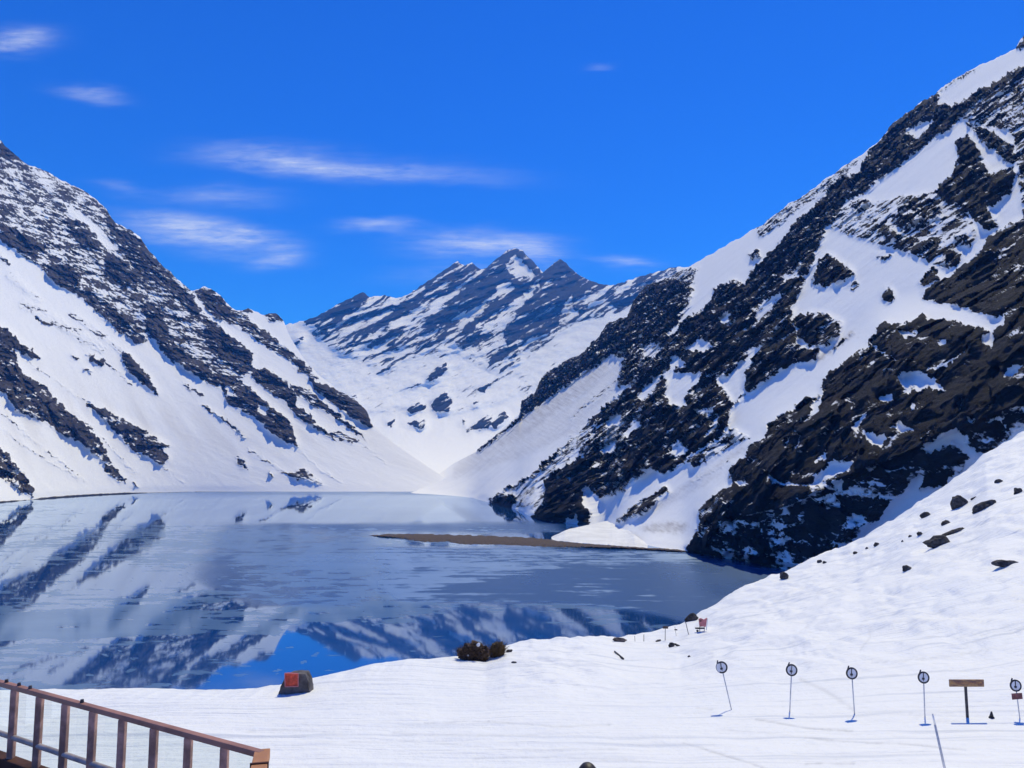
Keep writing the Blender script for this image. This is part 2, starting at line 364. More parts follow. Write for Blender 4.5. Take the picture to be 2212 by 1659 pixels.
for q in ([(1180,390),(1240,370),(1330,390),(1390,440),(1425,475),(1330,450),(1280,470),(1250,440),(1240,495),(1210,450)],
          [(1090,490),(1150,478),(1160,510),(1110,522)], [(1235,515),(1270,540),(1250,555)],
          [(755,915),(800,860),(870,795),(965,808),(950,850),(880,870),(830,890),(850,922)],
          [(1290,745),(1400,668),(1470,648),(1500,710),(1590,775),(1560,805),(1500,760),(1450,700),(1400,735),(1340,765)],
          [(1005,645),(1060,670),(1135,690),(1100,742),(1050,722)], [(965,645),(1030,565),(990,665)],
          [(1215,945),(1290,865),(1310,880),(1280,965),(1220,990),(1165,995)], [(938,1072),(990,1058),(1035,1080),(960,1092)],
          [(298,1212),(340,1228),(352,1248),(320,1240)], [(1570,220),(1620,185),(1690,95),(1655,150),(1635,265)],
          [(1675,402),(1720,350),(1787,338),(1745,402)], [(395,900),(480,903),(425,922)], [(828,1002),(880,955),(875,1000)],
          [(1015,840),(1090,828),(1055,852)], [(1140,640),(1190,620),(1260,650),(1200,660)], [(770,520),(830,490),(800,560),(755,595)],
          [(870,900),(930,890),(910,940),(880,940)], [(1500,600),(1560,610),(1540,625)], [(1660,600),(1690,590),(1680,625)], [(780,800),(850,750),(840,790),(780,815)],
          [(1190,180),(1290,185),(1270,205),(1200,205)], [(1360,230),(1420,225),(1400,250)]):
    P(R, '5', q, .08)
S(R, '5', [(565,870),(600,908),(700,915),(830,922),(930,950),(1050,966),(1160,977),(1290,970)], 4.5, .10)
S(R, '5', [(1325,362),(1420,340),(1530,255)], 5, .14)
S(R, '5', [(1060,250),(1110,290),(1190,320)], 5, .16); S(R, '5', [(640,735),(690,655),(720,690),(690,745)], 4, .16)
S(R, '5', [(930,510),(970,520),(960,560)], 4, .16); S(R, '5', [(1480,560),(1490,510)], 5, .16); S(R, '5', [(1360,640),(1290,700)], 4, .2)
S(R, '5', [(1600,620),(1660,600),(1700,640)], 4, .2)
NEAR = Map(0.0)    # how far the near buttress stands forward
P(NEAR, '5', [(1110,135),(1040,250),(900,350),(815,450),(680,555),(555,640),(450,790),(380,880),(270,1005),(215,1150),(175,1300),(300,1500),(2400,1500),(2400,-900),(1787,-60),(1300,110)], 1.0)

def build_right():
    y_top = curve([(880,1066),(900,1060),(940,1030),(979,1001),(1029,975),(1121,896),(1128,866),(1155,847),(1173,811),(1214,784),(1254,766),(1295,726),(1313,698),(1354,685),(1367,653),(1395,617),(1422,610),(1440,600),(1458,592)] +
        U('4', [(200,1243),(280,1198),(400,1128),(560,1038),(700,933),(840,843),(980,738),(1100,658),(1180,598),(1250,508),(1330,448),(1470,348),(1530,298),(1610,253),(1690,208),(1800,158),(1895,113),(1915,70),(1936,45)]) + [(2300,10),(2420,-90),(2700,-250)])
    y_base = curve([(880,1067),(900,1066),(979,1071),(1020,1075),(1066,1089),(1128,1102),(1138,1117),(1178,1126),(1254,1134),(1305,1131),(1345,1160),(1400,1180),(1490,1194),(1600,1212),(1700,1232),(2212,1300),(2700,1360)])
    xs = np.arange(880, 2640, 1.75); nr = 640
    yt = y_top(xs); yb = y_base(xs)
    rough = fbm(xs / 26, xs * 0, 5, 5) * 3.6 * sstep(1110, 1140, xs)
    yt = np.minimum(yt + rough, yb - 1)
    v = np.linspace(0, 1, nr)[:, None]
    X = np.broadcast_to(xs, (nr, len(xs))); Yp = yt + (yb - yt) * v
    k, te = kt(X, Yp)
    kb, tb = kt(xs, yb); Y0 = -CAMZ / tb
    s = .90 - .52 * np.exp(-(yb - Yp) / 75.0) * sstep(1270, 1330, X) * sstep(1540, 1470, X)
    a = .977 * k + .211; ab = .977 * kb + .211
    c_plane = 248.0; c_shore = smooth1(ab * Y0, 22)
    wgt = np.exp(-(yb - Yp) / 85.0)
    near = sample(NEAR.blurred(30, 30), X, Yp)
    c = c_plane + (c_shore - c_plane) * wgt - near * 42 * (1 - wgt)
    den = np.maximum(s * a - te, .02)
    Yd = np.minimum((CAMZ + s * c) / den, 4200)
    # keep depth growing smoothly upwards
    Yd = np.maximum.accumulate(Yd[::-1], 0)[::-1]
    Pt = np.stack([k * Yd, Yd, CAMZ + te * Yd], -1)
    tt = -.211 * Pt[..., 0] + .977 * Pt[..., 1]; ww = Pt[..., 2] * 1.35
    wx = fbm(X / 14, Yp / 14, 4, 31, .65) * 5.0; wy = fbm(X / 14, Yp / 14, 4, 47, .65) * 5.0
    m = sample(R.blurred(1, 1), X + wx, Yp + wy)
    ms = sample(R.blurred(7, 7), X, Yp)
    big = ridged(tt / 130, ww / 230, 4, 3); mid = ridged(tt / 42, ww / 60, 4, 13); fin = ridged(tt / 13, ww / 17, 3, 23); vfin = ridged(tt / 4.5, ww / 6, 2, 29)
    fw = fbm(tt / 30, ww / 30, 3, 33); fac1 = facets(tt / 24 + fw * .6, ww / 30 - fw * .5, 41, 2.0); fac2 = facets(tt / 9 + fw, ww / 11 + fw, 42, 2.0)
    fade = sstep(0, 1, (yb - Yp) / 18.0) * (1 - .6 * np.exp(-(Yp - yt) / 10.0))
    sc = np.clip(Yd / 900, .5, 2.2)
    h = (big * (1.2 + 6.5 * ms) + mid * (.25 + 3.4 * ms) + fac1 * 2.2 * sstep(.25, .7, m) + 1.5 * ms) * sc * fade
    hf = (fin * (.06 + 1.1 * m) + vfin * (.02 + .40 * m) + (fac1 * 1.4 + fac2 * .9) * sstep(.25, .7, m)) * sc * fade
    N = normals(Pt)
    # bedding ledges in rock
    Pd = relief(Pt, N, h) + N * (hf - hf.mean())[..., None]
    N2 = normals(Pd)
    led = fbm(tt / 26, ww / 13, 5, 61, .6); spk = fbm(tt / 7, ww / 6, 3, 71, .6)
    blot = fbm(tt / 75, ww / 60, 3, 81)
    rr = m * (.90 + .07 * near) + .40 * led * np.clip(m * 3.2, 0, 1) + .20 * spk * np.clip(m * 4, .12, 1) + .12 * blot * np.clip(m * 3, 0, 1) + .85 * np.clip(N[..., 2] - N2[..., 2], -.35, .35) * np.clip(m * 2.2, .1, 1)
    shore = np.exp(-(yb - Yp) / 3.0) * .55 * (X < 1062)
    rr = rr + shore * (.6 + .6 * fbm(X / 9, Yp / 3, 2, 5))
    dd = np.clip(sample(D.blurred(4, 4), X + wx, Yp + wy) * (1 + .7 * fbm(X / 30 + Yp / 22, (X * .6 - Yp) / 5, 3, 91)), 0, .85)
    # far side of the ridge and a skirt under the water
    back = []
    dirv = np.stack([k[0], np.ones_like(k[0])], -1); dirv /= np.linalg.norm(dirv, axis=1, keepdims=True)
    for q in range(14, 0, -1):
        d = q * q * 4.0
        zz = Pd[0, :, 2] - .55 * d - 6 * (1 - math.exp(-q / 2))
        back.append(np.concatenate([Pd[0, :, :2] + dirv * d, zz[:, None]], 1))
    skirt = []
    for q in (1, 2, 3):
        sk = Pd[-1].copy(); sk[:, 2] -= 1.5 * q; sk[:, 1] -= 1.0 * q; skirt.append(sk)
    PP = np.concatenate([np.array(back), Pd, np.array(skirt)], 0)
    ext = lambda A: np.concatenate([np.repeat(A[:1], 14, 0), A, np.repeat(A[-1:], 3, 0)], 0)
    o = grid_mesh('mountain_slope_right', PP, {'rock': ext(rr), 'dirt': ext(dd)}, M_RIGHT)
    tag(o, 'dark rocky mountain slope streaked with snow on the right side of the lake', None, None, 'structure')
build_right()

# ---- left mountain
L = Map(0.0)
P(L, '1', [(-500,-250),(0,130),(60,190),(110,230),(180,260),(260,300),(330,330),(400,375),(440,420),(480,475),(540,500),(580,535),(680,655),(740,710),(790,755),(830,840),(900,890),(960,950),(1040,1030),(1050,1100),(1030,1120),(980,1130),(900,1120),(820,1080),(760,1070),(690,1040),(640,965),(580,985),(500,930),(420,860),(330,790),(220,720),(150,650),(60,600),(0,545),(-500,250)], .49)
P(L, '1', [(265,400),(330,430),(400,490),(460,560),(500,600),(440,590),(370,540),(310,480)], .10)
P(L, '1', [(110,235),(200,280),(240,330),(180,330),(120,280)], .35)
P(L, '1', [(660,680),(720,720),(760,760),(720,750)], .15)
for q, v in (([(0,130),(60,185),(80,215),(30,220),(0,205)], .95),
             ([(0,480),(90,520),(180,570),(195,605),(120,612),(40,585),(0,545)], .92),
             ([(195,650),(280,655),(335,700),(325,765),(240,745),(200,700)], .88),
             ([(430,425),(480,485),(560,530),(620,600),(680,670),(740,740),(800,780),(835,850),(800,870),(740,800),(690,760),(640,720),(580,680),(540,640),(500,600),(480,560),(440,480)], .82),
             ([(440,600),(520,640),(575,700),(565,765),(500,745),(440,685)], .88),
             ([(580,800),(640,825),(695,900),(705,960),(745,1010),(820,1055),(885,1100),(925,1130),(900,1165),(830,1125),(760,1080),(690,1040),(640,965),(600,890)], .88),
             ([(330,760),(420,790),(500,860),(560,900),(600,960),(570,985),(480,920),(400,850)], .74),
             ([(270,460),(330,470),(400,530),(450,600),(400,600),(320,560),(280,510)], .78),
             ([(840,870),(900,905),(965,955),(1045,1020),(1052,1095),(1000,1105),(940,1065),(880,1010),(850,950)], .93),
             ([(900,1115),(980,1125),(1050,1175),(1120,1240),(1200,1300),(1238,1412),(1190,1392),(1120,1350),(1060,1290),(1000,1255),(950,1235),(920,1170)], .80),
             ([(930,1160),(960,1160),(975,1195),(945,1200)], .1),
             ([(1070,1230),(1120,1250),(1110,1285),(1070,1265)], .15),
             ([(1100,1320),(1180,1310),(1225,1370),(1238,1412),(1190,1392),(1120,1350)], .95),
             ([(1040,1095),(1100,1085),(1180,1140),(1235,1200),(1225,1240),(1285,1270),(1305,1310),(1350,1340),(1400,1392),(1340,1352),(1270,1312),(1210,1262),(1180,1222),(1110,1182),(1060,1142)], .84),
             ([(1200,1150),(1290,1178),(1340,1228),(1420,1288),(1470,1328),(1530,1390),(1440,1332),(1370,1272),(1300,1242),(1230,1192)], .68),
             ([(1360,1350),(1420,1350),(1500,1390),(1470,1400),(1400,1380)], .5),
             ([(1280,1120),(1380,1165),(1470,1210),(1520,1262),(1548,1330),(1480,1302),(1430,1272),(1370,1222),(1310,1172)], .94),
             ([(795,765),(850,748),(895,768),(930,803),(962,838),(945,885),(900,885),(850,832)], .84),
             ([(955,845),(1010,850),(1060,905),(1110,935),(1170,985),(1230,1035),(1295,1090),(1280,1112),(1200,1052),(1130,1012),(1060,962),(990,912),(930,892)], .66),
             ([(1085,865),(1145,850),(1180,890),(1130,890)], .8), ([(1005,850),(1035,826),(1062,855)], .85),
             ([(1215,1080),(1290,1100),(1330,1130),(1280,1120)], .6),
             ([(-300,760),(0,905),(40,930),(90,980),(175,1042),(130,1042),(60,1005),(0,990)], .85),
             ([(-300,820),(0,980),(60,1010),(80,1080),(100,1110),(180,1150),(240,1220),(300,1270),(370,1330),(430,1400),(462,1482),(400,1452),(330,1392),(260,1362),(200,1312),(130,1292),(60,1252),(30,1192),(0,1182),(-300,1000)], .80),
             ([(160,1200),(230,1215),(300,1275),(370,1335),(430,1400),(460,1480),(390,1440),(320,1370),(240,1320),(180,1270)], .94),
             ([(360,1222),(440,1258),(500,1288),(570,1328),(640,1368),(712,1415),(662,1412),(702,1452),(672,1492),(610,1452),(540,1412),(500,1362),(440,1302),(390,1262)], .78),
             ([(500,1005),(540,1028),(580,1075),(622,1128),(662,1198),(620,1172),(570,1132),(520,1082)], .92),
             ([(-200,1300),(0,1412),(40,1448),(70,1488),(112,1538),(142,1580),(132,1622),(80,1592),(40,1562),(0,1542),(-200,1480)], .84),
             ([(428,1478),(480,1498),(525,1562),(480,1548),(440,1512)], .78), ([(545,1555),(580,1580),(560,1580)], .7),
             ([(978,1452),(1010,1468),(1032,1508),(1000,1492)], .75), ([(1190,1522),(1265,1498),(1345,1572),(1290,1562),(1220,1542)], .52),
             ([(1115,1510),(1140,1530),(1120,1535)], .6)):
    P(L, '1', q, v)
for pts, w, v in (([(840,1240),(920,1290),(1020,1372)], 5, .58), ([(760,1150),(840,1200)], 5, .55), ([(150,880),(215,905)], 6, .6), ([(360,1025),(440,1058),(545,1155)], 5, .48),
                  ([(100,1045),(250,1150),(360,1230),(480,1350),(585,1455)], 3, .44), ([(0,1262),(140,1385),(350,1550)], 3, .46), ([(0,1325),(90,1400),(220,1480),(330,1545)], 3, .38),
                  ([(290,1240),(400,1350),(560,1520)], 3, .42), ([(0,620),(40,650)], 8, .5), ([(300,1030),(320,1040)], 7, .6), ([(355,1090),(375,1098)], 9, .7), ([(380,1050),(425,1068)], 12, .7),
                  ([(100,820),(180,860),(300,930),(420,1000)], 22, .26), ([(40,700),(160,800)], 16, .26), ([(300,860),(420,950),(500,1010)], 14, .3), ([(1030,1420),(1200,1530)], 5, .4), ([(620,1450),(760,1560)], 3, .3),
                  ([(1240,1420),(1320,1500),(1420,1560)], 4, .3), ([(1500,1400),(1600,1480)], 4, .3)):
    S(L, '1', pts, w, v)
def build_left():
    y_top = curve([(-430, -20), (-150, 160)] + U('1', [(-120,60),(0,138),(60,198),(110,238),(180,263),(260,308),(330,338),(400,383),(440,428),(480,483),(540,508),(580,543),(620,598),(680,663),(740,718),(790,763),(800,763),(850,748),(890,763),(930,800),(960,835),(1000,850),(1030,832),(1060,850),(1090,865),(1145,855),(1175,888),(1200,950),(1260,1045),(1310,1105),(1400,1175),(1470,1212),(1520,1260),(1548,1322)]) + [(850,957),(900,992),(950,1025),(1004,1060)])
    y_base = curve([(-430,1130),(0,1085),(60,1082),(110,1075),(170,1071),(290,1065),(420,1062),(1010,1062)])
    xs = np.arange(-420, 1004, 1.7); nr = 520
    yt = y_top(xs); yb = y_base(xs)
    yt = np.minimum(yt + fbm(xs / 24, xs * 0, 5, 15) * 3.2 * sstep(800, 760, xs), yb - .8)
    v = np.linspace(0, 1, nr)[:, None]
    X = np.broadcast_to(xs, (nr, len(xs))); Yp = yt + (yb - yt) * v
    k, te = kt(X, Yp); kb, tb = kt(xs, yb); Y0 = -CAMZ / tb
    s = .74; a = -.81 * k + .58; ab = -.81 * kb + .58
    wgt = np.exp(-(yb - Yp) / 400.0)
    c = 1500 + (smooth1(ab * Y0, 120) - 1500) * wgt
    Yd = np.minimum((CAMZ + s * c) / np.maximum(s * a - te, .05), 5000)
    Yd = np.maximum.accumulate(Yd[::-1], 0)[::-1]
    Pt = np.stack([k * Yd, Yd, CAMZ + te * Yd], -1)
    tt = .58 * Pt[..., 0] + .81 * Pt[..., 1]; ww = Pt[..., 2] * 1.6
    wx = fbm(X / 13, Yp / 13, 4, 131) * 4.5; wy = fbm(X / 13, Yp / 13, 4, 147) * 4.5
    m = sample(L.blurred(1, 1), X + wx, Yp + wy); ms = sample(L.blurred(7, 7), X, Yp)
    big = ridged(tt / 260, ww / 700, 4, 103); mid = ridged(tt / 80, ww / 150, 4, 113); fin = ridged(tt / 24, ww / 34, 3, 123)
    fw = fbm(tt / 70, ww / 70, 3, 133); fac1 = facets(tt / 55 + fw * .6, ww / 75, 141, 2.0); fac2 = facets(tt / 20 + fw, ww / 24, 142, 2.0)
    fade = sstep(0, 1, (yb - Yp) / 16.0) * (1 - .6 * np.exp(-(Yp - yt) / 9.0))
    h = (big * (.8 + 6 * ms) + mid * (.25 + 3.5 * ms) + fin * (.2 + 2.6 * m) + (fac1 * 4.0 + fac2 * 2.4) * sstep(.3, .75, m) + 1.0 * ms) * fade
    N = normals(Pt); Pd = relief(Pt, N, h); N2 = normals(Pd)
    # rock bands on this side dip along the slope
    led = fbm(tt / 60 - ww / 300, ww / 36, 5, 161, .62); spk = fbm(tt / 13, ww / 11, 3, 171, .7)
    rr = m + .42 * led * np.clip(m * 2.4, 0, 1) + .36 * spk * np.clip(m * 3, .15, 1) + .7 * np.clip(N[..., 2] - N2[..., 2], -.3, .35) * np.clip(m * 2.0, .12, 1)
    rr = rr + np.exp(-(yb - Yp) / (2.2 + 1.6 * np.clip(fbm(xs / 20, xs * 0, 3, 9), -1, 1))) * .95 * sstep(330, 250, X) + np.exp(-(yb - Yp) / 1.2) * .5
    dd = np.clip(.10 + .3 * fbm(tt / 40, ww / 300, 4, 191), 0, .35) * np.exp(-np.maximum(0, 900 - Yp) / 60) * sstep(0, 200, 1080 - Yp) * .8
    back = []
    dirv = np.stack([k[0], np.ones_like(k[0])], -1); dirv /= np.linalg.norm(dirv, axis=1, keepdims=True)
    for q in range(12, 0, -1):
        d = q * q * 6.0
        back.append(np.concatenate([Pd[0, :, :2] + dirv * d, (Pd[0, :, 2] - .5 * d - 6 * (1 - math.exp(-q / 2)))[:, None]], 1))
    skirt = []
    for q in (1, 2, 3):
        sk = Pd[-1].copy(); sk[:, 2] -= 1.5 * q; sk[:, 1] -= 1.0 * q; skirt.append(sk)
    PP = np.concatenate([np.array(back), Pd, np.array(skirt)], 0)
    ext = lambda A: np.concatenate([np.repeat(A[:1], 12, 0), A, np.repeat(A[-1:], 3, 0)], 0)
    o = grid_mesh('mountain_slope_left', PP, {'rock': ext(rr), 'dirt': ext(dd)}, M_LEFT)
    tag(o, 'snowy mountain slope with grey rock bands on the left side of the lake', None, None, 'structure')
build_left()

# ---- far peaks and the valley floor in front of them
F = Map(0.0)
for q, v in (([(540,370),(700,300),(795,250),(990,260),(1150,150),(1430,70),(1545,180),(1615,115),(1790,225),(2100,140),(2100,300),(1900,330),(1720,390),(1600,450),(1450,560),(1330,600),(1200,520),(1000,545),(850,580),(700,510),(600,450)], .31), ([(560,640),(700,540),(850,590),(1000,550),(1200,530),(1330,610),(1450,570),(1600,460),(1700,480),(1500,680),(1200,760),(700,760)], .20),
             ([(540,380),(620,355),(700,305),(795,250),(828,282),(780,320),(720,360),(670,410),(630,435),(600,400)], .80),
             ([(828,282),(890,270),(990,262),(930,320),(830,370),(760,380),(740,350)], .48),
             ([(950,305),(1040,225),(1150,150),(1200,130),(1290,160),(1250,195),(1180,245),(1100,275),(1020,325),(950,365),(870,405),(800,455),(740,485),(700,502),(760,450),(830,400),(900,350)], .76),
             ([(1300,160),(1350,115),(1430,70),(1410,120),(1385,165),(1420,195),(1450,215),(1400,245),(1340,265),(1280,315),(1200,345),(1130,395),(1050,435),(1000,445),(1060,380),(1130,320),(1200,260),(1260,200)], .86),
             ([(1425,75),(1465,90),(1505,125),(1550,180),(1500,245),(1440,285),(1380,325),(1320,365),(1260,405),(1240,455),(1190,495),(1180,460),(1230,390),(1300,340),(1370,270),(1440,220),(1480,190),(1440,150)], .84),
             ([(1418,105),(1450,120),(1480,150),(1512,192),(1470,195),(1430,160)], .16),
             ([(1350,230),(1400,215),(1430,240),(1390,290),(1360,300)], .24),
             ([(1540,185),(1580,145),(1615,115),(1645,135),(1685,180),(1695,235),(1645,285),(1622,335),(1602,405),(1560,435),(1500,445),(1440,465),(1400,485),(1378,445),(1400,390),(1440,340),(1490,280),(1530,230)], .84),
             ([(1315,555),(1360,500),(1425,468),(1445,490),(1400,530),(1330,565)], .75), ([(1390,560),(1430,490),(1450,500),(1420,560),(1350,610)], .62),
             ([(815,485),(900,405),(965,388),(945,430),(880,475),(830,495)], .82), ([(900,470),(1000,410),(1080,400),(1000,460),(900,500)], .55),
             ([(1000,495),(1120,430),(1180,420),(1130,470),(1040,490)], .62), ([(1180,470),(1260,420),(1300,400),(1260,460),(1200,495)], .72),
             ([(1685,190),(1790,225),(1920,195),(2100,140),(2100,260),(1960,250),(1900,310),(1860,330),(1800,290),(1740,310),(1700,360),(1660,310)], .60),
             ([(1055,625),(1140,555),(1155,575),(1090,635)], .80), ([(1000,650),(1050,620),(1030,650),(950,665)], .5), ([(978,742),(1030,718),(1055,740),(1000,765)], .72), ([(1078,725),(1130,675),(1170,700),(1152,755),(1100,755)], .82),
             ([(1232,830),(1300,778),(1345,762),(1322,822),(1260,835)], .80), ([(1328,805),(1380,752),(1405,775),(1340,830)], .84),
             ([(895,805),(930,788),(912,825)], .65), ([(978,805),(1060,788),(1052,835)], .62), ([(1278,665),(1325,638),(1302,675)], .72), ([(1250,720),(1282,712),(1262,730)], .7),
             ([(495,470),(540,440),(555,450),(520,480)], .7), ([(740,690),(780,685),(770,700)], .7), ([(1200,780),(1270,830),(1230,860)], .3)):
    P(F, '2', q, v)
for pts, w, v in (([(880,590),(1000,520),(1120,470),(1240,440)], 7, .40), ([(700,520),(860,450)], 6, .40), ([(640,545),(760,515),(900,500)], 4, .30), ([(1480,490),(1540,465)], 5, .55), ([(600,590),(800,560)], 4, .28), ([(860,600),(940,545),(1040,510)], 6, .5)):
    S(F, '2', pts, w, v)
def build_far():
    y_top = curve(U('2', [(300,420),(440,400),(520,388),(560,378),(620,353),(700,308),(760,278),(795,258),(825,283),(850,278),(890,273),(940,288),(990,268),(1040,233),(1100,193),(1150,158),(1190,133),(1220,150),(1250,138),(1285,166),(1310,160),(1350,123),(1390,93),(1430,74),(1460,93),(1500,128),(1545,180),(1580,148),(1615,122),(1640,138),(1670,173),(1700,193),(1740,213),(1790,228),(1830,233),(1880,218),(1920,203),(1960,193),(2010,178),(2080,158),(2300,150),(2700,160)]))
    xs = np.arange(500, 1720, 1.6); nr = 360
    yt = y_top(xs) + fbm(xs / 16, xs * 0, 5, 35) * 2.6
    yb = np.full_like(xs, 1059.6)
    # more rows near the top, where the rock is
    v = np.linspace(0, 1, nr)[:, None]
    X = np.broadcast_to(xs, (nr, len(xs))); Yp = yt + (yb - yt) * v
    k, te = kt(X, Yp)
    Yg = np.linspace(1600, 16000, 8000)
    f = .030 * (Yg - 1850) + .60 * 620 * np.log1p(np.exp(np.clip((Yg - 4900) / 620., -30, 40))) - .60 * 620 * np.log1p(math.exp((1850 - 4900) / 620.))
    f = np.maximum.accumulate(np.maximum(f, -20 + 0 * f))
    tg = np.maximum.accumulate((f - CAMZ) / Yg)
    Yd = np.interp(te, tg + np.arange(len(tg)) * 1e-9, Yg)
    Pt = np.stack([k * Yd, Yd, CAMZ + te * Yd], -1)
    al = (Pt[..., 0] * .84 + Pt[..., 2] * .62) / 1.7; ac = (Pt[..., 0] * .545 - Pt[..., 2] * .95) / 1.7
    wx = fbm(X / 12, Yp / 12, 4, 231) * 3.5; wy = fbm(X / 12, Yp / 12, 4, 247) * 3.5
    m = sample(F.blurred(1, 1), X + wx, Yp + wy); ms = sample(F.blurred(8, 8), X, Yp)
    big = ridged(ac / 330, al / 1500, 3, 203); mid = ridged(ac / 110, al / 420, 4, 213); fin = fbm(ac / 40, al / 90, 4, 223)
    hill = sstep(1010, 900, Yp)
    fade = (1 - .5 * np.exp(-(Yp - yt) / 10.0)) * hill
    soft = fbm(X / 60, Yp / 34, 4, 290)
    h = 1.7 * (big * (3 + 34 * ms) + mid * (.8 + 18 * ms) + fin * (.2 + 8 * m) + soft * 4 + 3 * ms) * fade
    N = normals(Pt); Pd = relief(Pt, N, h); N2 = normals(Pd)
    led = fbm(ac / 75, al / 700, 5, 261, .65); spk = fbm(ac / 28, al / 60, 3, 271, .6)
    pal = X * .84 - Yp * .545; pac = X * .545 + Yp * .84 + 3 * fbm(X / 40, Yp / 40, 2, 262)
    led = .55 * led + fbm(pac / 9, pal / 75, 5, 263, .7)
    rr = m + .50 * led * np.clip(m * 2.6, .1, 1) + .20 * spk * np.clip(m * 3, .15, 1) + .5 * np.clip(N[..., 2] - N2[..., 2], -.3, .4) * np.clip(m * 2.0, .12, 1)
    rr = rr + np.exp(-(yb - Yp) / 1.2) * .4
    dd = np.clip(.12 + .4 * fbm(X / 40, Yp / 6, 4, 295), 0, .35) * sstep(830, 760, Yp) * sstep(660, 720, Yp) * .5
    back = []
    dirv = np.stack([k[0], np.ones_like(k[0])], -1); dirv /= np.linalg.norm(dirv, axis=1, keepdims=True)
    for q in range(10, 0, -1):
        d = q * q * 14.0
        back.append(np.concatenate([Pd[0, :, :2] + dirv * d, (Pd[0, :, 2] - .6 * d - 8)[:, None]], 1))
    skirt = [Pd[-1] + np.array([0, -1, -2]), Pd[-1] + np.array([0, -2, -4])]
    PP = np.concatenate([np.array(back), Pd, np.array(skirt)], 0)
    ext = lambda A: np.concatenate([np.repeat(A[:1], 10, 0), A, np.repeat(A[-1:], 2, 0)], 0)
    o = grid_mesh('far_mountains', PP, {'rock': ext(rr), 'dirt': ext(dd)}, M_FAR)
    tag(o, 'three jagged blue grey peaks above a snow filled valley beyond the lake', None, None, 'structure')
build_far()

# ---- broad base sheet under everything
def build_base():
    m = simple('base_snow', SNOW[:3], .9, .05, .01, .1)
    g = np.linspace(-1, 1, 41); gx, gy = np.meshgrid(np.sign(g) * np.abs(g) ** 1.6 * 7000, 4700 + np.sign(g) * np.abs(g) ** 1.6 * 8000)
    o = grid_mesh('ground', np.stack([gx, gy, np.full_like(gx, -12.0)], -1), None, m)
    tag(o, 'broad snow covered ground beneath the mountains and lake', None, None, 'structure')
build_base()

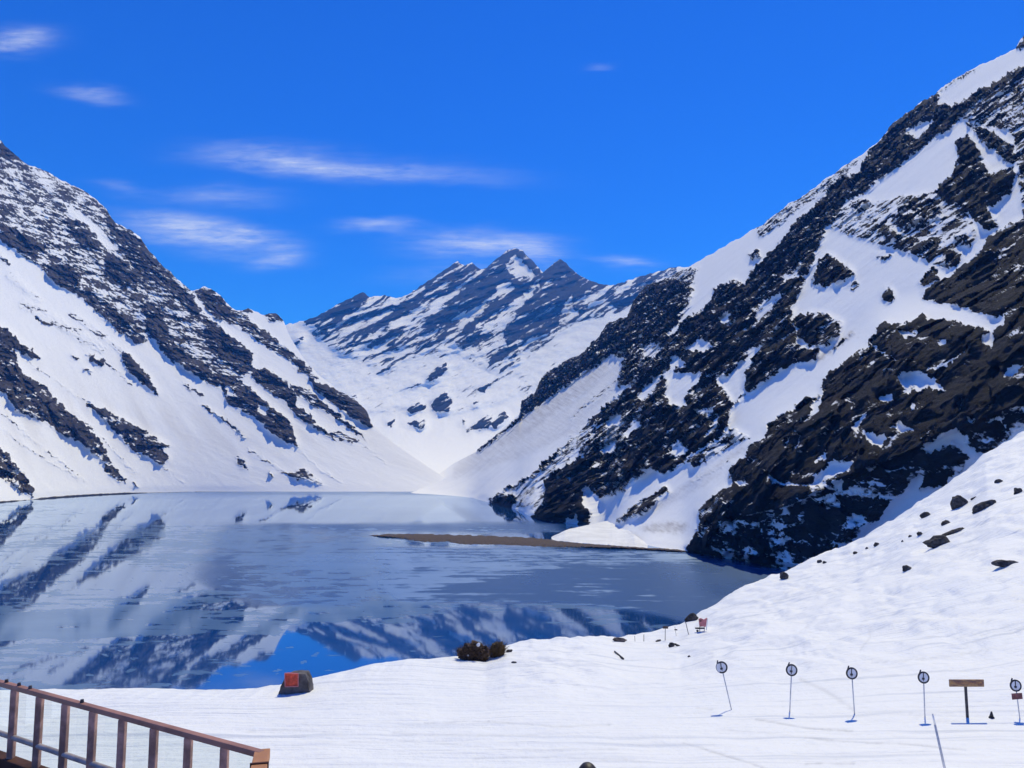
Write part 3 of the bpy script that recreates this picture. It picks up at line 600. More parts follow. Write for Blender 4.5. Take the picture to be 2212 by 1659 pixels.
# ---- lake
def build_lake():
    xs = np.arange(-440, 2560, 3.2); ys = np.concatenate([np.arange(1058, 1120, .8), np.arange(1120, 1560, 1.5), np.linspace(1562, 1800, 20)])
    X, Yp = np.meshgrid(xs, ys)
    k, te = kt(X, Yp); Yd = -CAMZ / te
    Pt = np.stack([k * Yd, Yd, 0 * Yd], -1)
    ice = Map(.27); rip = Map(.10)
    ice.poly([(-440,1056),(1300,1056),(1300,1132),(-440,1132)], .0)
    ice.poly(U('c', [(-400,150),(500,150),(700,240),(560,315),(-400,320)]), .34)
    ice.poly(U('c', [(-400,320),(900,322),(900,480),(1250,560),(-400,600)]), .43)
    ice.poly(U('c', [(850,330),(2300,330),(2300,440),(1500,560),(1300,760),(860,520)]), .52)
    ice.poly(U('c', [(-600,870),(1500,830),(2300,520),(2600,560),(2700,900),(2100,960),(1700,985),(-600,990)]), .56)
    ice.poly(U('c', [(-600,985),(1700,985),(2300,900),(2600,1000),(2300,1060),(2000,1160),(1500,1130),(900,1180),(-600,1180)]), .80)
    ice.poly(U('c', [(-600,1180),(900,1180),(1500,1150),(1000,1330),(500,1400),(-600,1460)]), .47)
    ice.poly(U('c', [(-600,1490),(1300,1480),(1500,1600),(-600,1700)]), .44)
    ice.poly([(480,1150),(800,1150),(960,1180),(1000,1240),(860,1310),(560,1300),(520,1200)], .66)
    ice.poly([(790,1158),(1200,1178),(1300,1200),(1150,1240),(900,1270),(780,1240)], .60)
    ice.poly([(600,1312),(700,1306),(960,1312),(900,1345),(690,1342),(600,1350)], .80)
    ice.poly([(1200,1190),(1490,1192),(1520,1215),(1300,1222)], .62)
    rip.poly([(820,1180),(1500,1192),(1720,1240),(1640,1320),(1500,1345),(1330,1312),(1200,1301),(860,1300),(760,1240)], .95)
    rip.poly([(540,1132),(1200,1128),(1230,1150),(900,1150),(700,1146)], .75)
    rip.poly([(300,1062),(1050,1062),(1050,1068),(300,1066)], .85)
    rip.poly([(480,1130),(800,1150),(850,1240),(780,1310),(560,1310),(420,1250)], .6)
    I = sample(ice.blurred(30, 7), X, Yp); Rp = sample(rip.blurred(20, 3), X, Yp)
    wx, wy = Pt[..., 0], Pt[..., 1]
    n1 = fbm(wx / 70, wy / 80, 5, 303, .55); n2 = fbm(wx / 16, wy / 11, 4, 313, .6); n3 = fbm(wx / 230, wy / 160, 3, 323)
    I = I + (.24 * n1 + .32 * n2 + .10 * n3) * np.clip(I * 3.0, .25, 1) * np.where(Rp > .8, .5, 1)
    shore = np.exp(-np.abs(Yp - 1064) / 3) * 0
    Rp = np.clip(Rp + .12 * n1 * (Rp > .2) + .05 * n3, 0, 1)
    # broken floes
    fl = fbm(wx / 5.5, wy / 5.0, 3, 333); I = np.where((fl > .78) & (Yp > 1215) & (X < 900), I + .75, I)
    m, n, l, b = mat_new('thawing_lake'); t = NT(n, l); n.remove(b)
    ia = t.attr('ice'); ra = t.attr('ripple')
    streak = t.noise(.22, 5, .65, stretch=(.35, 1, 1)); streak2 = t.noise(.05, 4, .6, stretch=(.5, 1, 1))
    streak3 = t.noise(.11, 5, .62, stretch=(.14, 1, 1), dist=.3)
    f = t.ramp(t.math('ADD', t.math('ADD', ia, t.math('MULTIPLY', t.math('SUBTRACT', streak, .5), .40)), t.math('MULTIPLY', t.math('SUBTRACT', streak3, .5), t.math('MULTIPLY', t.ramp(ia, (.08, .30)), 1.1))), (.42, .58))
    rough = t.math('ADD', .003, t.math('MULTIPLY', ra, .30))
    rough = t.math('ADD', rough, t.math('MULTIPLY', t.ramp(streak2, (.5, .8)), .008))
    rough_ice = t.math('ADD', rough, .045)
    bmp = t.bump(t.noise(.55, 3, .5, stretch=(.5, 1, 1)), .004, .25)
    fr = n.new('ShaderNodeFresnel'); fr.inputs[0].default_value = 2.0; l.new(bmp, fr.inputs['Normal'])
    def glossy(r, c=(.80, .90, 1, 1)):
        g = n.new('ShaderNodeBsdfGlossy'); g.inputs['Color'].default_value = c; t.put(g.inputs['Roughness'], r); l.new(bmp, g.inputs['Normal']); return g.outputs[0]
    def diffuse(c):
        d_ = n.new('ShaderNodeBsdfDiffuse'); t.put(d_.inputs['Color'], c); return d_.outputs[0]
    def mixs(fac, a_, b_):
        q = n.new('ShaderNodeMixShader'); t.put(q.inputs[0], fac); l.new(a_, q.inputs[1]); l.new(b_, q.inputs[2]); return q.outputs[0]
    water = mixs(t.math('MULTIPLY', t.math('MULTIPLY_ADD', fr.outputs[0], .95, .15, True), t.math('MULTIPLY_ADD', ra, -.68, 1.0)), diffuse(t.mix(ra, (.012, .07, .25), (.014, .062, .185))), glossy(rough))
    icec = t.mix(streak2, (.050, .125, .275), (.125, .22, .39))
    iceS = mixs(t.math('MULTIPLY', fr.outputs[0], .72), diffuse(icec), glossy(rough_ice))
    out = n['Material Output']; l.new(mixs(f, water, iceS), out.inputs[0])
    o = grid_mesh('lake', Pt, {'ice': I, 'ripple': Rp}, m)
    tag(o, 'half thawed blue lake mirroring the snowy mountains through drifting ice', None, None, 'structure')
build_lake()

# ---- gravel bar and the snow fan on the right shore
def strip(name, top, bot, x0, x1, zmax, mat, nr=24, dx=2.0, label='', gain=.25, seed=1, slope=None):
    xs = np.arange(x0, x1, dx); yt = curve(top)(xs); yb = curve(bot)(xs)
    yt = yt + fbm(xs / 12, xs * 0, 3, seed) * .5; yb = yb + fbm(xs / 10, xs * 0 + 4, 4, seed + 1) * 1.2
    yb = np.maximum(yb, yt + .4)
    v = np.linspace(-.12, 1.12, nr)[:, None]
    X = np.broadcast_to(xs, (nr, len(xs))); Yp = yt + (yb - yt) * v
    k, te = kt(X, Yp); Yd = -CAMZ / te
    vv = np.clip(v, 0, 1)
    edge = np.minimum(1, np.minimum(xs - x0, x1 - xs) / 30.0)
    if slope is None: z = zmax * np.sin(math.pi * np.clip(v, -.12, 1.12)) * edge
    else:
        z = slope(X, v) * edge
    Yd = (z - CAMZ) / te
    z = z + fbm(k * Yd / 6, Yd / 6, 4, seed + 5) * gain * (np.abs(v - .5) < .52)
    Pt = np.stack([k * Yd, Yd, z], -1)
    o = grid_mesh(name, Pt, None, mat); tag(o, label, None, None, 'structure'); return o
M_GRAVEL = simple('brown_gravel', (.115, .088, .074), .95, .5, .9, .1, bump=.6)
M_FAN = simple('settled_snow', (.80, .80, .80), .9, .10, .05, .1, bump=.6)
strip('gravel_bar', U('b', [(55,82),(180,72),(400,72),(700,80),(1000,92),(1200,104),(1260,118),(1500,138),(1700,152),(2120,176)]),
      U('b', [(55,84),(250,100),(420,124),(560,120),(640,138),(900,140),(1200,154),(1480,162),(1700,166),(2120,190)]), 797, 1494, 1.1, M_GRAVEL, label='low bar of brown gravel reaching out into the lake', seed=401)
def fan_slope(X, v): return np.clip(1 - v, -.2, 1.1) * 4.0 * (1 + 0 * X) + np.where(v > 1, -1, 0.)
strip('snow_fan', U('b', [(1200,106),(1240,85),(1330,50),(1500,20),(1600,0)]) + U('3', [(640,1418),(720,1402),(800,1425),(900,1490),(1000,1520)]),
      U('b', [(1200,108),(1260,116),(1400,132),(1500,140),(1700,155),(2120,178)]), 1191, 1400, 4, M_FAN, label='smooth white fan of snow at the foot of the gully', gain=.2, seed=411, slope=fan_slope, nr=40)

# ---- foreground snow field and hill
CREST = [(-700,1500,38),(-400,1500,38),(0,1500,40),(118,1497,40),(290,1497,40),(488,1497,40),(554,1496,40),(607,1487,41),(668,1475,42),(792,1446,44),(891,1430,46),(990,1424,48),(1050,1414,50),(1092,1399,51),(1159,1388,53),(1204,1381,54),(1279,1380,56),(1347,1379,59),(1392,1371,62),(1429,1361,65),(1467,1348,68),(1504,1326,71),(1555,1299,75),(1586,1280,78),(1694,1236,86),(1848,1171,97),(1929,1123,102),(2037,1049,110),(2096,1008,114),(2127,981,116),(2212,931,121),(2400,840,130),(2800,700,145),(3200,640,150)]
ck = []; cz = []; cd = []
for x, y, d in CREST:
    k, t = kt(x, y); ck.append(float(k)); cd.append(d); cz.append(CAMZ + float(t) * d)
ck, cz, cd = map(np.array, (ck, cz, cd))
def ground_z(k, Y, detail=True):
    k = np.asarray(k, float); Y = np.asarray(Y, float); k, Y = np.broadcast_arrays(k, Y)
    zc = np.interp(k, ck, cz); dc = np.interp(k, ck, cd)
    zs = 49.72                                             # the groomed run, 33 m out
    near = np.interp(Y, [-50, 9, 12, 26, 33], [55.4, 55.4, 54.6, 50.0, zs])
    s = np.clip((Y - 33) / np.maximum(dc - 33, .1), 0, 1)
    rise = np.maximum(zc - zs, 0)
    p = 1.0 + .10 * np.clip(rise / 8, 0, 1)
    mid = zs + (zc - zs) * s ** p
    d = np.maximum(Y - dc, 0)
    z = np.where(Y <= 33, near, mid) - .75 * d * (1 - np.exp(-d / 7.0))
    if detail:
        X = k * Y
        z = z + .07 * fbm(X / 5, Y / 5, 3, 501) * np.clip((Y - 20) / 8, 0, 1)
        bank = sstep(36, 46, Y) * sstep(.12, .30, k)
        mog = fbm(X / 2.6 + .5 * fbm(X / 6, Y / 6, 2, 530), Y / 3.4, 3, 511)
        z = z + bank * (.24 * mog + .35 * fbm(X / 13, Y / 16, 3, 521)) * np.exp(-np.maximum(0, Y - dc + 6) ** 2 / 60 * (Y < dc))
        kn = np.exp(-((k - .06) / .10) ** 2) * sstep(36, 42, Y)
        z = z + kn * .20 * fbm(X / 3.2, Y / 2.4, 4, 541)
        z = z + .030 * fbm(X / 4.0, Y / .7, 3, 551) * (Y > 20) * (Y < 44) + .02 * ridged(X / 9 + Y / 3, Y / 1.6 - X / 14, 2, 553) * (Y > 20) * (Y < 50)
        z = z + .05 * fbm(X / .9, X * 0 + 3, 3, 561) * np.exp(-((Y - dc) / 2.0) ** 2)
    return z
def ground_hit(x, y):
    k, t = kt(x, y); k = float(k); t = float(t)
    Y = np.linspace(14, 160, 6000); z = ground_z(k, Y); g = (z - CAMZ) / Y
    dc = np.interp(k, ck, cd); ok = np.where((g >= t) & (Y <= dc + 1))[0]
    if len(ok): i = ok[0]
    else: i = int(np.argmax(np.where(Y <= dc, g, -9)))
    return Vector((k * Y[i], Y[i], z[i]))
def build_near():
    ks = np.linspace(-.95, 1.05, 1050)
    dcs = np.interp(ks, ck, cd)
    s = np.concatenate([np.linspace(-40, 14, 18)[:-1], np.linspace(14, 33, 190)[:-1]])
    rows = [np.full_like(ks, y) for y in s]
    for q in np.linspace(0, 1, 240): rows.append(33 + (dcs - 33) * q)
    for q in np.concatenate([np.linspace(.15, 3, 14), np.linspace(4, 110, 26)]): rows.append(dcs + q)
    Yd = np.array(rows); K = np.broadcast_to(ks, Yd.shape)
    z = ground_z(K, Yd)
    kx = np.where(Yd < 6, K * 6 / np.where(np.abs(Yd) < .1, .1, Yd), K)
    Pt = np.stack([np.where(Yd < 6, K * 6 * (1 + (6 - Yd) * .12), K * Yd), Yd, np.maximum(z, -9)], -1)
    m, n, l, b = mat_new('skied_snow'); t = NT(n, l)
    tr = t.noise(1.0, 4, .6, stretch=(.16, 2.2, 1), dist=.6); gr = t.noise(2.4, 5, .65); tr2 = t.noise(.5, 3, .5, stretch=(.10, 3.4, 1), dist=.4)
    c = t.mix(t.ramp(tr2, (.55, .72)), SNOW, (.66, .68, .72)); c = t.mix(t.math('MULTIPLY', t.ramp(gr, (.5, .75)), .5), c, (.74, .76, .79))
    c = t.mix(t.math('MULTIPLY', t.ramp(t.noise(.12, 3, .5), (.45, .7)), .35), c, (.80, .82, .85))
    c = t.mix(t.math('MULTIPLY', t.attr('track'), .75, None, True), c, (.42, .42, .43))
    # bare rock and soil where the snow thins out towards the lake shore
    c = t.mix(t.attr('bare'), c, (.085, .07, .06))
    l.new(c, b.inputs['Base Color']); b.inputs['Roughness'].default_value = .55; b.inputs['Specular IOR Level'].default_value = .35
    hh = t.math('ADD', t.math('MULTIPLY', tr, .9), t.math('MULTIPLY', gr, .45)); l.new(t.bump(hh, 1.0, .15), b.inputs['Normal'])
    T = Map(0.0); VIEWS['t'] = (2500, 2100, 1.651)
    for pts, w_, v_ in (([(550,985),(900,1045),(1150,1060)], 2.2, .9), ([(860,1100),(1140,1125),(1500,1140),(1850,1178)], 2.2, .8), ([(100,1130),(300,1190),(500,1255),(640,1300)], 2.4, .8), ([(860,1262),(1160,1258)], 2.2, .7), ([(180,918),(290,925)], 2, .7),
                       ([(1050,1130),(700,1075),(300,1050)], 1.6, .4), ([(1500,950),(1700,1000),(2100,1010)], 1.6, .5), ([(1270,640),(1700,600),(2000,560)], 1.8, .55), ([(2212,620),(1980,680)], 1.8, .6), ([(1250,420),(1262,480),(1200,560)], 2, .5), ([(830,740),(1000,820),(1160,930)], 7, .35), ([(280,315),(560,250),(860,170)], 1.4, .45), ([(430,380),(640,390)], 1.4, .4),
                       ([(-1500,1010),(-1100,1000),(-700,1030),(-350,1020)], 2.2, .55), ([(-1700,1070),(-1200,1090),(-800,1085)], 2, .45), ([(-2200,1120),(-1500,1130),(-900,1180),(-300,1170)], 2, .4), ([(-1200,1230),(-700,1220),(-200,1240)], 2.2, .4), ([(-2600,1060),(-2350,1050),(-2000,1068)], 1.6, .5)):
        S(T, 't', pts, w_, v_)
    zz_ = Pt[..., 2] - CAMZ; ff = np.maximum(Pt[..., 1] * CP + zz_ * SP, .5); xu = 1106 + 1720 * Pt[..., 0] / ff; yu = 829.5 - 1720 * (zz_ * CP - Pt[..., 1] * SP) / ff
    tk = sample(T.blurred(1, 1), np.clip(xu + 2 * fbm(xu / 40, yu / 40, 3, 577), -400, 2700), np.clip(yu + 1.5 * fbm(xu / 60, yu / 60 + 7, 3, 579), 0, 1750)) * np.clip(1.1 + .9 * fbm(xu / 45, yu / 30, 3, 578), 0, 1.3) * (Pt[..., 1] > 16)
    Pt[..., 2] -= .03 * tk
    d = Yd - dcs
    bare = sstep(1.2, 4.0, d + 1.5 * fbm(K * Yd / 2.2, Yd / 2.2, 3, 571)) * .9
    o = grid_mesh('snow_field', Pt, {'bare': bare, 'track': tk}, m)
    tag(o, 'groomed white snow field rising to a bumpy hill on the right', None, None, 'structure')
build_near()

# ================================================================ THINGS
VIEWS.update({'d': (2300, 2260, 4.809), 'e': (1000, 2480, 9.2167), 'g': (1650, 2360, 6.32)})
def vu(v, x, y): return U(v, [(x, y)])[0]
def link_mesh(name, bm, mat, parent=None, smooth=False):
    me = bpy.data.meshes.new(name); bm.normal_update(); bm.to_mesh(me); bm.free()
    if smooth: me.polygons.foreach_set('use_smooth', [True] * len(me.polygons))
    o = bpy.data.objects.new(name, me); col.objects.link(o); me.materials.append(mat)
    if parent is not None:
        o.parent = parent; o.matrix_parent_inverse = Matrix.Translation(-parent.location)
    return o
def empty(name, loc):
    o = bpy.data.objects.new(name, None); o.location = loc; o.empty_display_size = .2; col.objects.link(o); return o
def frame_axes(d):
    d = d.normalized(); u = d.cross(Vector((0, 0, 1)))
    if u.length < 1e-3: u = Vector((1, 0, 0))
    u.normalize(); return d, u, u.cross(d)
def tube(bm, p0, p1, r0, r1=None, n=10, caps=True):
    r1 = r0 if r1 is None else r1
    d, u, w = frame_axes(p1 - p0); a = []; b = []
    for i in range(n):
        t = 2 * math.pi * i / n; v = u * math.cos(t) + w * math.sin(t)
        a.append(bm.verts.new(p0 + v * r0)); b.append(bm.verts.new(p1 + v * r1))
    for i in range(n): bm.faces.new((a[i], a[(i + 1) % n], b[(i + 1) % n], b[i]))
    if caps: bm.faces.new(a[::-1]); bm.faces.new(b)
def beam(bm, p0, p1, wu, ww, bevel=.0):
    """box from p0 to p1: wu across (horizontal), ww the other way"""
    d, u, w = frame_axes(p1 - p0); vs_ = []
    for p in (p0, p1):
        for su, sw in ((-1, -1), (1, -1), (1, 1), (-1, 1)): vs_.append(bm.verts.new(p + u * (wu / 2 * su) + w * (ww / 2 * sw)))
    f = [(3, 2, 1, 0), (4, 5, 6, 7)] + [(i, (i + 1) % 4, 4 + (i + 1) % 4, 4 + i) for i in range(4)]
    fs = [bm.faces.new([vs_[i] for i in q]) for q in f]
    if bevel: bmesh.ops.bevel(bm, geom=list({e for q in fs for e in q.edges}), offset=bevel, segments=2, affect='EDGES', profile=.6)
def blob(bm, c, sx, sy, sz, seed, sub=3, rough=.25, freq=1.6, flat=None, rot=0.0):
    r = bmesh.ops.create_icosphere(bm, subdivisions=sub, radius=1.0)
    rs = random.Random(seed); ox, oy = rs.uniform(0, 90), rs.uniform(0, 90)
    planes = []
    for _ in range(9):
        n = Vector((rs.gauss(0, 1), rs.gauss(0, 1), rs.gauss(0, 1))).normalized(); planes.append((n, rs.uniform(.62, .95)))
    for v in r['verts']:
        p = v.co.copy()
        for n, d in planes:
            k = p.dot(n) - d
            if k > 0: p -= n * k * .9
        q = p * freq
        f = float(perlin2(q.x + ox + q.z * .7, q.y + oy - q.z * .5, seed)) + .5 * float(perlin2(q.x * 2.3 + ox, q.z * 2.3 + oy + q.y, seed + 3))
        p *= 1 + rough * f
        p = Vector((p.x * sx, p.y * sy, p.z * sz))
        if rot: p = Matrix.Rotation(rot, 3, 'Y') @ p
        v.co = Vector(c) + p
    return r
M_BOULDER = simple('dark_boulder', (.085, .078, .075), .9, .55, 2.5, .2, bump=.7)
M_PALEROCK = simple('brown_rubble', (.16, .125, .105), .92, .5, 3.0, .2, bump=.7)
M_POLE = simple('grey_pole_metal', (.62, .62, .64), .5, .2, 9, .4)
M_INK = simple('black_paint', (.035, .033, .042), .5, .3, 12, .4)
M_WHITE = simple('white_sign_face', (.78, .78, .80), .5, .06, 8, .4)
M_DARKPOST = simple('dark_post', (.075, .07, .075), .7, .4, 8, .3)
M_BROWNSIGN = simple('brown_sign_board', (.42, .25, .11), .75, .4, 5, .25, bump=.5, stretch=(1, 1, 3), colr2=(.20, .11, .10))
M_MAROON = simple('maroon_plate', (.22, .085, .085), .6, .35, 9, .3)
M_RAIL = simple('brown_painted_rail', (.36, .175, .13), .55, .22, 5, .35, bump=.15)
M_RAIL_SUNLIT = simple('rail_wood_sunlit', (.52, .235, .11), .6, .22, 7, .3, bump=.2, stretch=(1, .2, 1))  # same wood as the brown rail, sunlight put into its brighter orange colour
M_BAL = simple('weathered_baluster', (.56, .30, .22), .65, .45, 7, .3, bump=.3)
M_MIDRAIL = simple('grey_brown_pipe', (.48, .38, .34), .5, .3, 8, .4)
M_BEAM = simple('dark_stained_beam', (.10, .038, .024), .7, .4, 4, .25, bump=.3)
M_RED = simple('red_paint', (.62, .075, .04), .55, .45, 3.5, .35)
M_PINK = simple('faded_red_pad', (.62, .22, .22), .7, .2, 4, .25)
M_CONC = simple('rough_grey_concrete', (.135, .125, .125), .95, .5, 2.2, .15, bump=.8)
M_TWIG = simple('dry_brown_twigs', (.13, .085, .058), .9, .7, 7, .15, bump=.8)
M_TWIG2 = simple('golden_brown_twigs', (.17, .11, .05), .9, .5, 3, .15)
M_CLUMP = simple('snow_clump', SNOW, .9, .05, 3, .1)
M_HAIR = simple('dark_hair', (.035, .028, .028), .55, .4, 14, .4)
M_SKIN = simple('skin', (.50, .30, .22), .6, .1, 6, .3)
M_JACKET = simple('dark_jacket', (.05, .055, .08), .7, .3, 5, .3)

# ---- boulders lying on the snow hill
G = 'dark boulders scattered on the snow hill'
def boulder(view, cx, yb, w, h, label, seed, depth=.8, tilt=0.0, sink=.30, group=None, mat=None, name='boulder', rough=.25):
    x, y = vu(view, cx, yb); s = VIEWS[view][2]
    p = ground_hit(x, y - .5); sc_ = .576 / s / 1720 * p.y
    W, H = w * sc_, h * sc_
    o = empty(name, p) if False else None
    bm = bmesh.new(); blob(bm, Vector((0, 0, H * (.5 - sink) + .0)), W / 2 * 1.12, W / 2 * depth, H / 2 * 1.45, seed, 3, rough, 1.5, rot=tilt)
    b = link_mesh(name, bm, mat or M_BOULDER, None, False); b.location = p
    return tag(b, label, 'boulder', group)
boulder('5', 1480, 1022, 66, 60, 'largest boulder on the snow hill, a tall dark wedge', 1)
boulder('5', 1592, 1034, 120, 34, 'long slanted dark slab next to the tall wedge boulder', 2, .35, -.42, .22)
boulder('5', 1757, 958, 44, 28, 'small domed dark boulder uphill of the long slanted slab', 3)
boulder('5', 1665, 906, 32, 16, 'low dark boulder highest up the snow hill, above the tall wedge boulder', 4)
boulder('5', 1545, 985, 30, 9, 'thin dark stone lying just beside the tall wedge boulder', 44, .4, -.5)
boulder('5', 1315, 1070, 44, 24, 'dark oval boulder downhill of the tall wedge boulder near the hill edge', 5)
boulder('5', 1410, 1107, 38, 20, 'dark lens shaped stone between the wedge boulder and the arched outcrop', 6, .7, -.3)
boulder('5', 1290, 1157, 26, 18, 'bigger of two small stones left of the arched outcrop', 7)
boulder('5', 1243, 1166, 18, 10, 'tiny stone, smaller of two left of the arched outcrop', 8)
boulder('5', 1205, 1190, 10, 8, 'speck of a stone below the two small stones by the arched outcrop', 38)
boulder('5', 1080, 1210, 26, 18, 'round stone on the hill edge against the dark cliff, biggest of its three', 9)
boulder('5', 1035, 1224, 13, 9, 'tiny middle stone of three on the hill edge', 10)
boulder('5', 980, 1247, 19, 12, 'small flat stone of the three on the hill edge, lowest down', 11)
boulder('5', 808, 1290, 22, 17, 'dark stone, larger of a touching pair on the hill edge', 12)
boulder('5', 834, 1293, 18, 12, 'dark stone, smaller of a touching pair on the hill edge', 13)
boulder('5', 640, 1368, 36, 32, 'tilted dark block standing alone low on the hill edge above the lake', 14, .7, -.5, .2)
boulder('5', 1225, 1326, 42, 26, 'dark peaked boulder alone in open snow below the arched outcrop', 15)
boulder('5', 1378, 1208, 112, 46, 'arched dark outcrop with a thin ridge trailing uphill', 16, .5, -.12, .25, rough=.4)
boulder('5', 1445, 1150, 120, 14, 'thin dark rock rib running uphill from the arched outcrop', 17, .25, -.36, .2)
boulder('5', 1700, 1302, 136, 24, 'long flat dark ledge of rock low on the snow hill', 18, .35, .02, .25)
boulder('5', 195, 1568, 64, 30, 'dark slab on the crest just behind the faded red pad', 19, .5, -.5, .2)
boulder('d', 1060, 800, 110, 84, 'round dark boulder on the snow knoll in front of the stakes', 20)
boulder('d', 1170, 790, 150, 34, 'curved thin dark rock trailing from the round boulder on the knoll', 21, .3, .5, .2)
boulder('d', 815, 702, 100, 30, 'low grey stone at the foot of the stake with the pale board', 22, .5, -.2)
boulder('d', 1365, 985, 44, 30, 'small grey stone alone on the snow below the faded red pad', 23)
boulder('d', 110, 702, 220, 70, 'low heap of brown rubble on the crest beside the thin stakes', 24, .5, .05, .3, None, M_PALEROCK, 'rubble_heap', .45)['category'] = 'rubble'
boulder('g', 1640, 545, 150, 60, 'thin dark stone beside the golden shrub on the crest', 25, .4, -.15, .2)
boulder('g', 1760, 800, 120, 36, 'flat grey pebbles half buried in snow below the golden shrub', 26, .6, 0, .35)
# ---- half buried log on the knoll
a = ground_hit(*vu('d', 25, 890)); b_ = ground_hit(*vu('d', 180, 1030))
bm = bmesh.new(); tube(bm, a + Vector((0, 0, .04)) - a, b_ + Vector((0, 0, .05)) - a, .045, .065, 10)
lg = link_mesh('log', bm, M_DARKPOST, None, True); lg.location = a
tag(lg, 'dark log half buried on the face of the snow knoll', 'log')
# ---- thin stakes on the crest
def stake(v, xt, yt, xb, yb, r, label, board=None, extra=0):
    p = ground_hit(*vu(v, xb, yb)); t = at(*vu(v, xt, yt), p.y)
    o = empty('stake', p)
    bm = bmesh.new(); tube(bm, p - Vector((0, 0, .15)), t, r, r * .9, 8); link_mesh('pole', bm, M_DARKPOST, o, True)
    if board:
        c = at(*vu(v, (board[0] + board[2]) / 2, (board[1] + board[3]) / 2), p.y - .04); k = .576 / VIEWS[v][2] / 1720 * p.y
        bm = bmesh.new(); beam(bm, c - Vector((board[2] - board[0], 0, 0)) * k / 2, c + Vector((board[2] - board[0], 0, 0)) * k / 2, .03, (board[3] - board[1]) * k, .004)
        link_mesh('board', bm, M_PALEROCK, o)
    return tag(o, label, 'stake', 'stakes on the crest of the knoll')
stake('d', 386, 600, 394, 700, .016, 'thin short stake on the knoll next to the brown rubble')
stake('d', 552, 575, 550, 700, .022, 'upright dark stake on the knoll between the rubble and the boarded stake')
stake('d', 937, 470, 935, 680, .024, 'upright stake topped by a small pale board', (893, 425, 988, 468))
stake('d', 1110, 430, 1140, 600, .012, 'faint thin stake carrying a small grey plate', (1105, 478, 1155, 500))
stake('d', 1305, 350, 1365, 572, .026, 'leaning dark stake next to the faded red pad')
# ---- faded red pad on its low frame
p = ground_hit(*vu('d', 1590, 520)); o = empty('padded_barrier', p)
def quadprism(pts, th, mat, name, parent, Y):
    bm = bmesh.new(); f = [bm.verts.new(q) for q in pts]; bk = [bm.verts.new(q + Vector((0, th, 0))) for q in pts]
    bm.faces.new(f[::-1]); bm.faces.new(bk); n = len(pts)
    for i in range(n): bm.faces.new((f[i], f[(i + 1) % n], bk[(i + 1) % n], bk[i]))
    bmesh.ops.recalc_face_normals(bm, faces=bm.faces[:])
    return link_mesh(name, bm, mat, parent)
PY = p.y
quadprism([at(*vu('d', *q), PY) for q in ((1545,300),(1585,285),(1640,310),(1692,280),(1668,440),(1625,432),(1562,436))], .16, M_PINK, 'pad', o, PY)
bm = bmesh.new(); beam(bm, at(*vu('d', 1700, 285), PY + .05), at(*vu('d', 1676, 500), PY + .05), .05, .05, .004); link_mesh('edge_strip', bm, M_WHITE, o)
bm = bmesh.new(); blob(bm, at(*vu('d', 1575, 330), PY - .05), .085, .06, .11, 7, 2, .1); link_mesh('pocket', bm, M_MAROON, o, True)
bm = bmesh.new(); beam(bm, at(*vu('d', 1478, 462), PY + .05), at(*vu('d', 1645, 462), PY + .05), .22, .08, .01); link_mesh('foot_bar', bm, M_DARKPOST, o)
for xx in (1560, 1640):
    bm = bmesh.new(); tube(bm, at(*vu('d', xx, 425), PY + .07), at(*vu('d', xx, 540), PY + .07), .025); link_mesh('leg', bm, M_DARKPOST, o, True)
bm = bmesh.new(); blob(bm, at(*vu('d', 1515, 508), PY), .10, .09, .09, 9, 2, .1); link_mesh('weight', bm, M_DARKPOST, o, True)
tag(o, 'faded red padded barrier on a dark foot by the hill crest', 'barrier')
# ---- grey block with the red board
p = ground_hit(*vu('e', 950, 1120)); PY = p.y
o = empty('concrete_block', p)
pts = [at(*vu('e', *q), PY) for q in ((385,1150),(470,1000),(600,820),(620,560),(840,440),(1100,420),(1330,455),(1400,640),(1440,760),(1490,1150))]
bm = bmesh.new()
sec = [(0.0, 1.0), (.25, 1.06), (.7, 1.04), (1.0, .9)]
base_c = sum((Vector(q) for q in pts), Vector()) / len(pts); rings = []
for dd_, sc_ in sec:
    rings.append([bm.verts.new(Vector((base_c.x + (q.x - base_c.x) * sc_, q.y + dd_, p.z - .3 + (q.z - p.z + .3) * (sc_ if sc_ < 1 else 1)))) for q in pts])
n = len(pts)
for r0, r1 in zip(rings[:-1], rings[1:]):
    for i in range(n): bm.faces.new((r0[i], r0[(i + 1) % n], r1[(i + 1) % n], r1[i]))
bm.faces.new(rings[0]); bm.faces.new(rings[-1][::-1])
bmesh.ops.triangulate(bm, faces=bm.faces[:]); bmesh.ops.subdivide_edges(bm, edges=bm.edges[:], cuts=3, use_grid_fill=True)
for v in bm.verts:
    q = v.co * 3.0; f = float(perlin2(q.x + 9, q.z + q.y, 77)); v.co += Vector((f, f * .8, f)) * .05
bmesh.ops.recalc_face_normals(bm, faces=bm.faces[:])
link_mesh('block', bm, M_CONC, o)
tag(o, 'rough grey concrete block with slanting sides on the snow edge', 'block')
rb = empty('red_board', at(*vu('e', 850, 900), PY - .12))
def fr(q, Y): return at(*vu('e', *q), Y)
quadprism([fr(q, PY - .10) for q in ((632,430),(720,400),(1060,425),(1085,440),(1080,860),(640,875))], .09, M_RED, 'panel', rb, PY)
for q0, q1 in (((625, 420), (640, 885)), ((1090, 420), (1088, 870)), ((625, 410), (1095, 430)), ((630, 880), (1095, 868))):
    bm = bmesh.new(); beam(bm, fr(q0, PY - .13), fr(q1, PY - .13), .035, .035, .005); link_mesh('frame_bar', bm, M_PINK, rb)
tag(rb, 'square red board with pale red edging fixed on the grey block', 'board')
